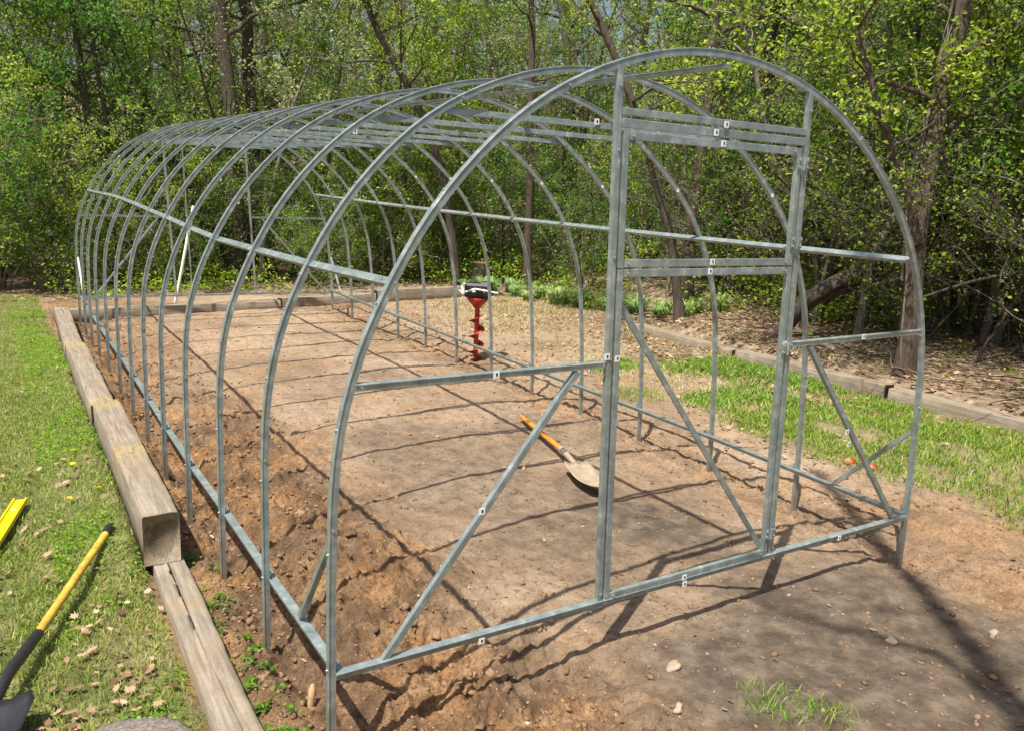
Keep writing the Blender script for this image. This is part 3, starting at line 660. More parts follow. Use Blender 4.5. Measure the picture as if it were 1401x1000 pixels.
rng = np.random.default_rng(11)
HID = (0, 0, -50)
def zone(x, y):
    th = math.degrees(math.atan2(x + 2.28, y + 2.17)); b = [4, 12, 19, 27, 33, 40, 47, 53, 60]
    for i, v in enumerate(b):
        if th < v: return i
    return 9
ZN = ['behind the left lawn', 'behind the left bed corner', 'behind the far doorway', 'left of the auger', 'above the auger', 'beside the left door post', 'in left half of doorway', 'in right half of doorway', 'left of the thick trunk', 'right of the thick trunk']
TONE = {'spring_leaves': 'yellow-green', 'green_leaves': 'deep green', 'pale_leaves': 'pale'}
protos = {}
def proto(kind, k):
    r = np.random.default_rng(100 + 37 * k + len(kind))
    if kind == 'tall':
        st = [grow_tree(r, up_path(r, 10.5, 0.07, 0.045, 16), 0.10 + 0.05 * r.random(), 0.1, 30, 3.0, 2000, 0.07, 0.55, 8, limb_to=0.85)]
        return make_tree('forest_tree', 'x', 'tree', 'x', r, st, 0.062, (M_LEAF_Y, M_LEAF_P, M_LEAF_Y, M_LEAF_G)[k % 4], (M_BARK_D, M_BARK_G, M_BARK_R, M_BARK_D)[k % 4])
    if kind == 'sapling':
        st = [grow_tree(r, up_path(r, 4.2 + r.random() * 2.2, 0.16, 0.07, 10), 0.028 + 0.016 * r.random(), 0.08, 26, 1.6, 5600, 0.055, 0.5, 6)]
        return make_tree('sapling', 'x', 'sapling', 'x', r, st, 0.052, (M_LEAF_Y, M_LEAF_G, M_LEAF_Y, M_LEAF_P)[k % 4], (M_BARK_D, M_BARK_G, M_BARK_D, M_BARK_G)[k % 4])
    if kind == 'shrub':
        st = []
        for q in range(7):
            a = q * 0.9 + r.random(); p = wob((0.1 * math.cos(a), 0.1 * math.sin(a), -0.1), (math.cos(a) * 0.5, math.sin(a) * 0.5, 1), 2.1 + r.random(), 8, r, 0.1)
            st.append(grow_tree(r, p, 0.016, 0.06, 12, 0.85, 900, 0.05, 0.45, 5))
        return make_tree('shrub', 'x', 'shrub', 'x', r, st, 0.047, (M_LEAF_G, M_LEAF_Y, M_LEAF_G)[k % 3], M_BARK_G, crown='foliage')
    if kind == 'under':
        st = [grow_tree(r, up_path(r, 5.4 + r.random(), 0.12, 0.07, 12), 0.04 + 0.02 * r.random(), 0.25, 28, 2.0, 4000, 0.055, 0.35, 7)]
        return make_tree('young_tree', 'x', 'tree', 'x', r, st, 0.055, (M_LEAF_Y, M_LEAF_G, M_LEAF_Y)[k % 3], (M_BARK_D, M_BARK_G, M_BARK_D)[k % 3])
    if kind == 'arch':
        st = []
        for q in range(6):
            a = q * 1.05 + r.random(); p = wob((0.1 * math.cos(a), 0.1 * math.sin(a), -0.1), (math.cos(a) * 0.45, math.sin(a) * 0.45, 1), 3.4 + r.random(), 14, r, 0.11, -0.07)
            st.append(grow_tree(r, p, 0.022, 0.15, 10, 1.2, 330, 0.05, 0.3, 6))
        return make_tree('arching_shrub', 'x', 'shrub', 'x', r, st, 0.048, M_LEAF_Y, (M_BARK_G, M_BARK_D)[k % 2], crown='foliage')
    if kind == 'bare':
        st = [grow_tree(r, up_path(r, 6.5, 0.2, 0.06, 12), 0.04 + 0.03 * r.random(), 0.12, 30, 2.4, 1300, 0.1, 0.7, 7)]
        return make_tree('thin_tree', 'x', 'tree', 'x', r, st, 0.045, M_LEAF_P, (M_BARK_G, M_BARK_R, M_BARK_D)[k % 3])
NP = dict(tall=4, sapling=5, shrub=4, bare=3, under=3, arch=2)
for kd, n in NP.items(): protos[kd] = [proto(kd, k) for k in range(n)]
used = {}
TXT = {'tall': ('tall tree with {} leaves, {}, {}', 'tree', 'tall trees of the wood'),
       'sapling': ('slender sapling with {} leaves, {}, {}', 'sapling', 'slender saplings of the wood'),
       'shrub': ('bushy shrub with {} leaves, {}, {}', 'shrub', 'shrubs at the foot of the wood'),
       'bare': ('thin nearly bare tree with {} buds, {}, {}', 'tree', 'nearly bare trees of the wood'),
       'arch': ('brushy shrub of arching bare stems with {} buds, {}, {}', 'shrub', 'arching brushy shrubs of the wood'),
       'under': ('clear-stemmed young tree with {} leaves, {}, {}', 'tree', 'young clear-stemmed trees of the wood')}
def place(kind, x, y, rz, sc, k=None):
    k = int(rng.integers(0, NP[kind])) if k is None else k % NP[kind]
    src = protos[kind][k]; o = src if (kind, k) not in used else copy_tree(src); used[(kind, k)] = 1
    o.location = (x, y, zat(x, y)); o.rotation_euler = (rng.normal() * 0.03, rng.normal() * 0.03, rz); o.scale = (sc, sc, sc * rng.uniform(0.9, 1.12))
    z = zone(x, y); l, c, g = TXT[kind]; th = math.atan2(x - cx, y - cy); dp = math.hypot(x - cx, y - cy) - edgeD(th)
    row_ = 'front row' if dp < 1.0 else ('second row' if dp < 2.2 else ('third row' if dp < 4 else ('further in' if dp < 8 else ('deep in' if dp < 13 else 'farthest in'))))
    tone = [TONE[s_.material.name] for q in o.children for s_ in q.material_slots if s_.material.name in TONE][0]
    tag(o, l.format(tone, row_, ZN[z]), c, g + ' ' + ZN[z]); return o
cx, cy = -2.28, -2.17
def polar(th, D): return cx + D * math.sin(th), cy + D * math.cos(th)
def edgeD(th):
    D = 4.0
    while D < 40:
        x, y = polar(th, D)
        if woods(x, y): return D
        D += 0.1
    return 40
cnt = {}
def scatter(kind, n, d0, d1, th0=-10, th1=76, smin=0.8, smax=1.25, pw=1.0, jit=0.45):
    for i in range(n):
        th = math.radians(th0 + (th1 - th0) * (i + rng.uniform(-jit, jit) + 0.5) / n)
        D = edgeD(th) + d0 + (d1 - d0) * rng.random() ** pw
        x, y = polar(th, D); place(kind, x, y, rng.uniform(0, 6.28), rng.uniform(smin, smax))
scatter('shrub', 17, 0.2, 1.2, -10, 40, 0.7, 1.15)
scatter('arch', 13, 0.1, 2.8, 46, 76, 0.7, 1.05)
scatter('arch', 7, 0.8, 4, 5, 44, 0.8, 1.1)
scatter('under', 7, 0.5, 1.8, 46, 76, 0.7, 0.95)
scatter('under', 10, 1.8, 4.5, 40, 76, 0.85, 1.1)
scatter('under', 8, 0.5, 3.0, -8, 40, 0.8, 1.0)
scatter('shrub', 11, 2.0, 4.5, -10, 60, 0.8, 1.3)
scatter('shrub', 9, 5, 9, -8, 74, 0.9, 1.3)
scatter('sapling', 22, 0.4, 2.5, -10, 50, 0.75, 1.1)
scatter('sapling', 8, 1.2, 3.5, 48, 76, 0.8, 1.1)
scatter('sapling', 19, 3, 8, -8, 76, 0.9, 1.3)
scatter('sapling', 11, 8, 15, -8, 76, 1.2, 1.6)
scatter('bare', 26, 0.6, 7, -8, 76, 0.7, 1.15)
scatter('bare', 20, 7, 16, -6, 72, 1.0, 1.5)
scatter('tall', 9, 3.5, 7, -8, 76, 0.8, 1.0)
scatter('tall', 20, 6, 13, -6, 74, 0.85, 1.15)
scatter('tall', 20, 12, 22, -6, 72, 0.9, 1.3)

# individually placed trunks
def ctree(name, label, cat, pts, r0, bmat, lmat, leaves, limb_n, limb_len, lf=0.3, seed=0, r_end=0.35, lsize=0.055, extra=None, updir=0.5, twigs=7, grp=None):
    r = np.random.default_rng(900 + seed); pts = np.array(pts, float); base = pts[0].copy(); base[2] = zat(base[0], base[1])
    P = pts - base; s = np.r_[0, np.cumsum(np.linalg.norm(np.diff(P, axis=0), axis=1))]; q = np.linspace(0, s[-1], 18)
    R = np.stack([np.interp(q, s, P[:, j]) for j in range(3)], 1)
    for _ in range(2): R[1:-1] = 0.25 * R[:-2] + 0.5 * R[1:-1] + 0.25 * R[2:]
    R[1:] += r.normal(size=(17, 3)) * r0 * 0.16
    st = [grow_tree(r, R, r0, lf, limb_n, limb_len, leaves, 0.1, updir, twigs, r_end)]
    for (pp, rr0, nl, ln, lv) in (extra or []):
        pp = np.array(pp, float) - base; st.append(grow_tree(r, resample3(pp, 12) + np.vstack([np.zeros(3), r.normal(size=(11, 3)) * rr0 * 0.3]), rr0, 0.25, nl, ln, lv, 0.1, updir, twigs, 0.3))
    return make_tree(name, label, cat, grp, r, st, lsize, lmat, bmat, tuple(base))
def resample3(P, n):
    s = np.r_[0, np.cumsum(np.linalg.norm(np.diff(P, axis=0), axis=1))]; q = np.linspace(0, s[-1], n)
    return np.stack([np.interp(q, s, P[:, j]) for j in range(3)], 1)
ctree('forked_tree', 'thick reddish-brown trunk leaning and forking right of the frame, brushwood at its foot', 'tree',
      [(4.74, 2.12, -0.25), (4.77, 2.1, 0.15), (4.72, 2.13, 0.7), (4.69, 2.15, 1.18), (4.86, 2.3, 1.75), (5.06, 2.34, 2.5), (5.15, 2.35, 3.4), (5.2, 2.5, 5), (5.1, 2.6, 8)], 0.09, M_BARK_R, M_LEAF_Y, 7000, 22, 3.0, 0.28, 1, 0.4,
      extra=[([(4.69, 2.15, 1.15), (4.54, 2.24, 1.67), (4.26, 2.42, 2.21), (4.0, 2.6, 3.0), (3.9, 2.7, 4.2)], 0.045, 14, 1.6, 3500)])
vr = np.random.default_rng(6); vp = []
tp = resample3(np.array([(4.74, 2.12, 0.0), (4.72, 2.13, 0.7), (4.69, 2.15, 1.18), (4.86, 2.3, 1.75), (5.06, 2.34, 2.5), (5.15, 2.35, 3.4), (5.2, 2.5, 5)]), 26)
for k in range(4):
    a0 = vr.uniform(0, 6.28); sp_ = vr.uniform(-0.16, 0.16); ii = np.arange(26); rr_v = 0.115 - 0.002 * ii + vr.normal(size=26) * 0.014
    P = tp + np.stack([np.cos(a0 + sp_ * ii) * rr_v, np.sin(a0 + sp_ * ii) * rr_v, 0 * ii], 1); j0 = vr.integers(0, 8); vp.append((P[j0:], np.linspace(0.010, 0.005, 26 - j0)))
for k in range(8):
    i0 = vr.integers(8, 24); vp.append((wob(tp[i0], (vr.normal(), vr.normal(), -0.2 + vr.normal() * 0.5), vr.uniform(0.8, 1.8), 9, vr, 0.28, -0.05), np.linspace(0.009, 0.004, 10)))
o = link('vine', tubes_mesh('vine', vp, lambda q: 5), None, M_BARK_G); tag(o, 'pale woody vines climbing and hanging from the thick forked trunk', 'vine')
ctree('leaning_tree', 'dark branch-like trunk leaning left above the ridge, right of the top centre', 'tree',
      [(4.9, 5.2, -0.2), (4.75, 5.3, 0.9), (4.3, 5.5, 2.1), (4.02, 5.66, 2.88), (3.66, 5.9, 3.56), (3.0, 6.3, 4.9), (2.5, 6.6, 6.4)], 0.062, M_BARK_D, M_LEAF_Y, 4500, 16, 2.0, 0.35, 2)
ctree('leaning_tree', 'dark trunk leaning left, its foot in the strap-leaved plants left of the door post', 'tree',
      [(4.3, 9.9, -0.4), (4.2, 9.9, 0.3), (4.04, 9.92, 1.35), (3.62, 10.0, 2.52), (3.1, 10.1, 3.23), (2.3, 10.3, 4.8), (1.9, 10.4, 6.4)], 0.075, M_BARK_D, M_LEAF_Y, 4000, 16, 2.2, 0.45, 3)
ctree('forest_tree', 'straight dark trunk rising at the upper left above the rearmost hoops', 'tree',
      [(1.05, 11.2, -0.4), (1.0, 11.2, 1.5), (0.9, 11.2, 3.2), (0.8, 11.26, 4.5), (0.7, 11.3, 8)], 0.13, M_BARK_D, M_LEAF_Y, 5000, 18, 2.6, 0.4, 4)
ctree('forest_tree', 'second straight dark trunk, close to the right of the upper-left dark trunk', 'tree',
      [(1.6, 12.0, -0.4), (1.52, 12.03, 2.45), (1.41, 12.09, 4.12), (1.4, 12.2, 8.5)], 0.12, M_BARK_D, M_LEAF_G, 4500, 18, 2.6, 0.45, 5)
ctree('forked_tree', 'slim dark forked trunk among green leaves beyond the left lawn', 'tree',
      [(-0.7, 11.2, -0.4), (-0.8, 11.2, 0.6), (-0.9, 11.2, 1.4), (-1.06, 11.3, 2.58), (-1.2, 11.5, 5.2)], 0.075, M_BARK_D, M_LEAF_G, 5000, 18, 1.9, 0.3, 6,
      extra=[([(-0.85, 11.2, 1.0), (-0.75, 11.2, 2.0), (-0.9, 11.1, 3.2), (-1.3, 11.0, 4.6)], 0.045, 12, 1.3, 2500)])
ctree('forest_tree', 'straight reddish trunk seen through the upper door opening', 'tree',
      [(6.3, 6.6, -0.3), (6.28, 6.59, 0.8), (6.31, 6.57, 2.14), (6.35, 6.6, 4.5), (6.4, 6.7, 8)], 0.10, M_BARK_R, M_LEAF_Y, 4500, 16, 2.5, 0.42, 7)
ctree('forest_tree', 'dark trunk standing just right of the reddish one in the door opening', 'tree',
      [(7.2, 6.4, -0.3), (7.15, 6.4, 1.8), (7.3, 6.4, 4.2), (7.2, 6.6, 8)], 0.1, M_BARK_D, M_LEAF_Y, 3500, 14, 2.3, 0.42, 8)
ctree('forest_tree', 'dark trunk just left of the left door post', 'tree',
      [(5.5, 9.6, -0.3), (5.45, 9.6, 1.2), (5.35, 9.6, 2.6), (5.3, 9.8, 7.5)], 0.075, M_BARK_R, M_LEAF_G, 3500, 14, 2.3, 0.42, 9)
ctree('young_tree', 'straight slim trunk between the thick forked tree and the right border', 'tree',
      [(8.3, 3.4, 0.0), (8.32, 3.4, 1.4), (8.3, 3.4, 3), (8.4, 3.5, 6.5)], 0.07, M_BARK_G, M_LEAF_Y, 4500, 16, 2.0, 0.3, 10)
ctree('leaning_sapling', 'bare dark sapling leaning right out of the leaf litter at the right border', 'sapling',
      [(5.86, 2.11, -0.1), (5.98, 2.03, 0.25), (6.18, 1.91, 0.75), (6.6, 1.7, 1.3), (7.1, 1.5, 1.8)], 0.022, M_BARK_D, M_LEAF_P, 160, 6, 0.6, 0.5, 11)
ctree('forest_tree', 'slim leafy tree overhanging the top right corner', 'tree',
      [(6.6, 1.2, 0.0), (6.5, 1.2, 1.5), (6.3, 1.3, 3.0), (6.0, 1.5, 5.5)], 0.07, M_BARK_D, M_LEAF_Y, 9000, 26, 2.4, 0.3, 12)
ctree('leaning_log', 'thick dark fallen trunk leaning through the wood behind the right side', 'fallen tree',
      [(5.05, 3.85, -0.1), (5.2, 3.72, 0.42), (5.7, 3.4, 0.72), (6.18, 3.09, 0.99), (7.11, 2.49, 1.47), (8.2, 1.8, 2.1)], 0.085, M_BARK_D, M_LEAF_Y, 900, 12, 1.2, 0.3, 13, r_end=0.6)
ctree('leaning_log', 'thinner fallen limb just under the thick leaning trunk', 'fallen tree',
      [(5.15, 3.9, -0.1), (5.35, 3.7, 0.4), (5.9, 3.3, 0.62), (6.5, 3.0, 0.98), (7.4, 2.5, 1.2)], 0.05, M_BARK_R, M_LEAF_Y, 500, 10, 1.0, 0.3, 14, r_end=0.6)
ctree('leaning_log', 'long dark limb arching in from the right border at mid height', 'fallen tree',
      [(8.6, 2.2, 0.0), (8.3, 2.3, 1.4), (7.6, 2.35, 1.75), (6.8, 2.6, 1.55), (6.0, 3.0, 1.35)], 0.065, M_BARK_D, M_LEAF_Y, 1500, 14, 1.2, 0.3, 15, r_end=0.4)
for q_, (lab, pts, rr0, lv) in enumerate([
    ('crooked dark limb arching left behind the right purlin, tangled with twigs', [(7.6, 1.5, 0.0), (7.1, 1.9, 1.2), (6.5, 2.3, 1.9), (5.9, 2.7, 1.8), (5.4, 3.1, 1.3), (5.1, 3.4, 0.9)], 0.045, 700),
    ('gnarled grey stem bending right behind the upper right of the front arch', [(5.7, 3.3, -0.1), (5.6, 3.2, 1.0), (5.9, 2.9, 1.9), (6.4, 2.4, 2.4), (7.0, 1.9, 3.2)], 0.05, 900),
    ('low bent branch sweeping over the leaf litter at the right border', [(6.9, 0.9, 0.0), (6.6, 1.2, 0.7), (6.1, 1.6, 1.0), (5.6, 2.0, 0.85), (5.2, 2.6, 0.5)], 0.028, 350),
    ('dark crooked stem leaning left between the right door post and the front arch', [(6.6, 4.4, -0.1), (6.3, 4.5, 1.0), (5.7, 4.8, 1.9), (5.4, 4.9, 3.0), (4.8, 5.2, 4.2)], 0.05, 1400)]):
    ctree('crooked_tree', lab, 'tree', pts, rr0, (M_BARK_D, M_BARK_G)[q_ % 2], M_LEAF_Y, lv, 22, 1.3, 0.15, 30 + q_, r_end=0.4)
# tree beyond the left edge of view whose limbs shade the front right soil
ctree('leaning_tree', 'leaning sparse tree behind the viewer whose limbs cast soft shadows on the soil', 'tree',
      [(-4.6, -5.4, -0.5), (-4.1, -4.7, 2.5), (-3.3, -3.7, 5.2), (-2.55, -2.9, 7.0), (-2.1, -2.05, 8.1), (-1.9, -1.2, 9.2)], 0.11, M_BARK_G, M_LEAF_P, 60, 5, 1.3, 0.6, 16, r_end=0.35,
      extra=[([(-2.55, -2.9, 7.0), (-2.5, -2.45, 7.35), (-2.85, -2.0, 7.5), (-3.0, -1.7, 7.8)], 0.035, 3, 0.7, 20)])

# far wood: one mass nobody could count
r = np.random.default_rng(77); polys = []; cc = []
for i in range(260):
    th = math.radians(r.uniform(-14, 80)); D = 27 + 38 * r.random() ** 1.2; x, y = polar(th, D); z = zat(x, y)
    h = r.uniform(7, 13); P = wob((x, y, z - 0.3), (r.normal() * 0.08, r.normal() * 0.08, 1), h, 6, r, 0.06); polys.append((P, np.linspace(r.uniform(0.06, 0.17), 0.03, 7)))
    m_ = 420; tt = r.random(m_) ** 0.8; c = np.stack([np.interp(tt * 6, np.arange(7), P[:, j]) for j in range(3)], 1)
    bl = r.normal(size=(26, 3)) * np.array([1.6, 1.6, 0.9]); c = c + bl[r.integers(0, 26, m_)] + r.normal(size=(m_, 3)) * 0.38; cc.append(c[::2])
fw = link('distant_wood', tubes_mesh('distant_wood', polys, lambda r_: 5), None, M_BARK_G); tag(fw, 'mass of distant grey trunks on the rising ground beyond the near trees', 'woodland', kind='stuff')
cc = np.concatenate(cc)
fl = link('distant_foliage', leaf_mesh('distant_foliage', cc, 0.15, r), None, M_LEAF_P); tag(fl, 'hazy pale spring foliage filling the gaps far behind the near trees', 'foliage', kind='stuff')

# ------------------------------------------------------------------ grass
def blades(name, x, y, hgt, wid, rng, lean=0.5, zoff=0.0):
    n = len(x); z = H(x, y) + zoff; a = rng.uniform(0, 2 * np.pi, n); h = hgt * rng.uniform(0.5, 1.3, n); l = lean * rng.uniform(0.2, 1.2, n) * h
    b = rng.uniform(0, 2 * np.pi, n); dx, dy = np.cos(a) * l, np.sin(a) * l; w = wid * rng.uniform(0.7, 1.3, n); sx, sy = np.cos(b) * w / 2, np.sin(b) * w / 2
    def row(fx, fz, fw): return np.stack([x + dx * fx - sx * fw, y + dy * fx - sy * fw, z + h * fz, x + dx * fx + sx * fw, y + dy * fx + sy * fw, z + h * fz], 1).reshape(n, 2, 3)
    V = np.concatenate([row(0, -0.05, 1), row(0.35, 0.6, 0.85), row(1.0, 1.0, 0.15)], 1).reshape(-1, 3)
    B = (np.arange(n) * 6)[:, None]; F = np.concatenate([B + np.array([0, 1, 3, 2]), B + np.array([2, 3, 5, 4])]); return np_mesh(name, V, [F])
def sample(rng, n, x0, x1, y0, y1, dens, ypow=1.0):
    x = rng.uniform(x0, x1, n); y = y0 + (y1 - y0) * rng.random(n) ** ypow
    k = rng.random(n) < dens(x, y); return x[k], y[k]
r = np.random.default_rng(3)
x, y = sample(r, 190000, -3.4, -1.80, -0.6, 10.2, lambda x, y: np.clip(0.62 + 2.0 * fbm(x, y, 1.6, 51, 3) - 0.5 * gs(y, 0.95, 0.3) * gs(x, -1.95, 0.13), 0.35, 1) * m_left(x) * ((((x + 2.04) / 0.2) ** 2 + ((y - 0.30) / 0.15) ** 2) > 1), 1.7)
g = link('left_lawn_grass', blades('lawn_grass', x, y, 0.025, 0.0045, r, 1.0), None, M_GRASS); g.name = 'lawn_grass'; tag(g, 'short patchy mown grass of the lawn left of the timbers', 'grass', kind='stuff')
dn = lambda x, y: np.clip(m_grass(x, y) * (0.55 - 0.3 * sst(y, 1.4, 3.0) + 3.0 * fbm(x, y, 1.6, 52, 3) + 0.7 * gs(y, 0.1, 0.9)), 0, 1) * (x > 0)
x, y = sample(r, 130000, 1.9, 4.35, -2.4, 5.0, dn, 1.2)
g = link('lawn_grass', blades('lawn_grass', x, y, 0.042, 0.0065, r, 1.0), None, M_GRASSR); tag(g, 'lush bright grass between the bed and the right timbers', 'grass', kind='stuff')
x, y = sample(r, 60000, 2.3, 4.15, 1.6, 6.5, lambda x, y: np.clip(-0.34 + 2.4 * fbm(x, y, 1.5, 98, 3), 0, 1) * (1 - sst(y, 3.6, 5.6)) * sst(x, 2.35, 2.8))
g = link('lawn_grass', blades('lawn_grass', x, y, 0.045, 0.008, r, 1.0), None, M_GRASSR); tag(g, 'patches of fresh grass and weeds among leaf litter behind the doorway', 'grass', kind='stuff')
x, y = sample(r, 16000, 1.8, 5.0, 2.0, 9.0, lambda x, y: np.clip(0.25 + 1.6 * fbm(x, y, 1.1, 53, 3), 0, 1) * sst(x, 2.3, 2.8), 1.0)
g = link('dry_grass', blades('dry_grass', x, y, 0.035, 0.008, r, 1.1), None, M_GRASSDRY); tag(g, 'thin straw-coloured grass on the trodden strip beyond the frame', 'grass', kind='stuff')
# weeds along the timber
x, y = sample(r, 9000, -1.66, -1.46, -0.1, 1.6, lambda x, y: np.clip(-0.05 + 2.2 * fbm(x, y, 15, 57, 2), 0, 1) * (1 - sst(x, -1.58, -1.47)))
V = np.stack([x, y, H(x, y) + 0.012 + 0.02 * r.random(len(x))], 1)
g = link('weeds', leaf_mesh('weeds', V, 0.017, r, 1.2, 0.7), None, M_LEAF_G); tag(g, 'small green weeds sprouting between the cracked timber and the soil', 'weeds', kind='stuff')
x, y = sample(r, 30000, -2.15, -1.80, 0.3, 9.0, lambda x, y: np.clip(0.15 + 2.0 * fbm(x, y, 3, 55, 2), 0, 1), 1.3)
V = np.stack([x, y, H(x, y) + 0.012 + 0.02 * r.random(len(x))], 1)
g = link('clover', leaf_mesh('clover', V, 0.016, r, 1.2, 0.8), None, M_LEAF_Y); tag(g, 'low clover and weeds growing along the lawn side of the timbers', 'weeds', kind='stuff')
r = np.random.default_rng(41)
x, y = sample(r, 60000, -6, 8.5, 9.5, 15, lambda x, y: np.clip(0.35 + 1.6 * fbm(x, y, 0.9, 81, 3), 0, 1) * sst(y, 9.6, 10.1), 1.5)
x2, y2 = sample(r, 45000, 4.9, 10, 2.6, 9.6, lambda x, y: np.clip(0.1 + 1.8 * fbm(x, y, 0.9, 82, 3), 0, 1) * sst(x - 5.0 + 0.25 * (y - 5), 0.2, 1.2))
x3, y3 = sample(r, 14000, 4.7, 8, -1.5, 3.5, lambda x, y: np.clip(-0.25 + 2.0 * fbm(x, y, 1.1, 83, 3), 0, 1))
x = np.r_[x, x2, x3]; y = np.r_[y, y2, y3]
hh = np.clip(0.42 + 1.1 * fbm(x, y, 1.3, 84, 2), 0.06, 1.1) * np.r_[np.ones(len(x) - len(x3)), np.full(len(x3), 0.5)]
V = np.stack([x + r.normal(size=len(x)) * 0.03, y, H(x, y) + 0.02 + hh * r.random(len(x)) ** 0.8], 1)
g = link('undergrowth', leaf_mesh('undergrowth', V, 0.055, r, 0.6, 0.55), None, M_LEAF_Y); tag(g, 'low bright green undergrowth covering the floor along the wood edge', 'undergrowth', kind='stuff')
# tufts on bare soil
def tuft(x0, y0, sp, n, h, label):
    xx = r.normal(0, sp, n); yy = r.normal(0, sp, n); k = np.hypot(xx, yy) < 1.7 * sp; xx = xx[k] + x0; yy = yy[k] + y0; me = blades('grass_tuft', xx, yy, h, 0.0038, r, 1.0)
    o = link('grass_tuft', me, None, M_GRASS); tag(o, label, 'grass tuft')
tuft(-0.09, -0.56, 0.085, 300, 0.034, 'bright green grass tuft on bare soil at the bottom centre-right')
tuft(0.02, -0.70, 0.06, 150, 0.035, 'grass tuft at the bottom edge, right of the bright central tuft')
tuft(2.3, 3.0, 0.16, 600, 0.06, 'green grass tuft beyond the right base rail behind the door brace')
# daylily clumps
r = np.random.default_rng(8)
def clump_mesh():
    n = 120; a = r.uniform(0, 6.28, n); L = r.uniform(0.16, 0.34, n); P = []
    rr = r.uniform(0, 0.1, n); bx, by = np.cos(a + 1) * rr, np.sin(a + 1) * rr; out = r.uniform(0.3, 0.8, n) * L; w = 0.009
    rows = []
    for f, z, ww in ((0, 0, 1), (0.25, 0.55, 1.1), (0.65, 0.85, 0.8), (1.1, 0.72, 0.15)):
        sx, sy = -np.sin(a) * w * ww, np.cos(a) * w * ww; px, py, pz = bx + np.cos(a) * out * f, by + np.sin(a) * out * f, L * z
        rows.append(np.stack([px - sx, py - sy, pz, px + sx, py + sy, pz], 1).reshape(n, 2, 3))
    V = np.concatenate(rows, 1).reshape(-1, 3); B = (np.arange(n) * 8)[:, None]
    return np_mesh('daylily_clump', V, [np.concatenate([B + np.array(q) for q in ([0, 1, 3, 2], [2, 3, 5, 4], [4, 5, 7, 6])])])
cms = [clump_mesh() for _ in range(3)]
row = [(4.35, 9.75), (4.62, 9.55), (4.45, 9.1), (4.75, 8.8), (4.95, 9.2), (4.7, 8.35), (5.0, 8.5), (4.95, 7.95), (5.2, 8.1), (5.1, 7.5), (5.35, 7.7), (5.25, 7.05), (5.5, 7.3), (5.35, 6.6), (5.6, 6.8), (5.45, 6.2), (5.7, 6.4), (5.6, 5.8), (5.85, 5.9), (5.75, 5.4)]
for i, (x, y) in enumerate(row):
    for q in range(1):
        o = link('daylily_clump', cms[i % 3]) if i < 3 else bpy.data.objects.new('daylily_clump', cms[i % 3])
        if i < 3: cms[i].materials.append(M_LILY)
        else: COL.objects.link(o)
        o.location = (x, y, zat(x, y) - 0.01); o.rotation_euler = (0, 0, i * 1.3); s = 0.6 + 0.5 * ((i * 7) % 5) / 5; o.scale = (s * 1.2, s * 1.2, s)
        tag(o, 'clump of blue-green strap leaves in the row along the edge of the wood', 'plant', 'strap-leaved clumps along the wood edge')

# ------------------------------------------------------------------ clods, pebbles, dead leaves, sticks
ICO = None
def ico():
    t = (1 + 5 ** .5) / 2
    V = np.array([(-1, t, 0), (1, t, 0), (-1, -t, 0), (1, -t, 0), (0, -1, t), (0, 1, t), (0, -1, -t), (0, 1, -t), (t, 0, -1), (t, 0, 1), (-t, 0, -1), (-t, 0, 1)], float); V /= np.linalg.norm(V[0])
    F = [(0, 11, 5), (0, 5, 1), (0, 1, 7), (0, 7, 10), (0, 10, 11), (1, 5, 9), (5, 11, 4), (11, 10, 2), (10, 7, 6), (7, 1, 8), (3, 9, 4), (3, 4, 2), (3, 2, 6), (3, 6, 8), (3, 8, 9), (4, 9, 5), (2, 4, 11), (6, 2, 10), (8, 6, 7), (9, 8, 1)]
    return V, F
def subd(V, F):
    V = [tuple(v) for v in V]; mid = {}; out = []
    def mp(a, b):
        k = (min(a, b), max(a, b))
        if k not in mid:
            p = (np.array(V[a]) + np.array(V[b])) / 2; p /= np.linalg.norm(p); mid[k] = len(V); V.append(tuple(p))
        return mid[k]
    for a, b, c in F:
        ab, bc, ca = mp(a, b), mp(b, c), mp(c, a); out += [(a, ab, ca), (b, bc, ab), (c, ca, bc), (ab, bc, ca)]
    return np.array(V), out
IV, IF = ico(); IV1, IF1 = subd(IV, IF)
def lumps(name, x, y, s, rng, hi=False, sink=0.3, flat=0.7):
    BV, BF = (IV1, np.array(IF1)) if hi else (IV, np.array(IF)); n = len(x); k = len(BV)
    q_ = rng.normal(size=(n, 3, 3)) * 1.6; ph = rng.uniform(0, 6.28, (n, 3))
    D = 1 + 0.3 * np.sin(np.einsum('kc,nfc->nkf', BV, q_) + ph[:, None, :]).sum(2) + rng.normal(size=(n, k)) * (0.15 if not hi else 0.1)
    A = np.stack([np.ones(n), rng.uniform(0.5, 1, n), rng.uniform(0.4, 0.85, n) * flat / 0.7], 1)
    a = rng.uniform(0, 6.28, n); P = BV[None] * D[:, :, None] * A[:, None, :] * s[:, None, None]
    ca, sa = np.cos(a)[:, None], np.sin(a)[:, None]; Q = P.copy(); Q[:, :, 0] = P[:, :, 0] * ca - P[:, :, 1] * sa; Q[:, :, 1] = P[:, :, 0] * sa + P[:, :, 1] * ca
    Q[:, :, 0] += x[:, None]; Q[:, :, 1] += y[:, None]; Q[:, :, 2] += (H(x, y) + s * (0.5 - sink))[:, None]
    F = (np.arange(n) * k)[:, None, None] + BF[None]; return np_mesh(name, Q.reshape(-1, 3), [F.reshape(-1, 3)], False)
r = np.random.default_rng(21)
x, y = sample(r, 90000, -1.64, 2.6, -1.4, 8.6, lambda x, y: np.clip(m_rough(x, y) ** 1.5 * (0.5 + 1.6 * fbm(x, y, 2, 60, 2)), 0.05, 1), 1.9)
s = 0.0028 + 0.0125 * r.random(len(x)) ** 2.6
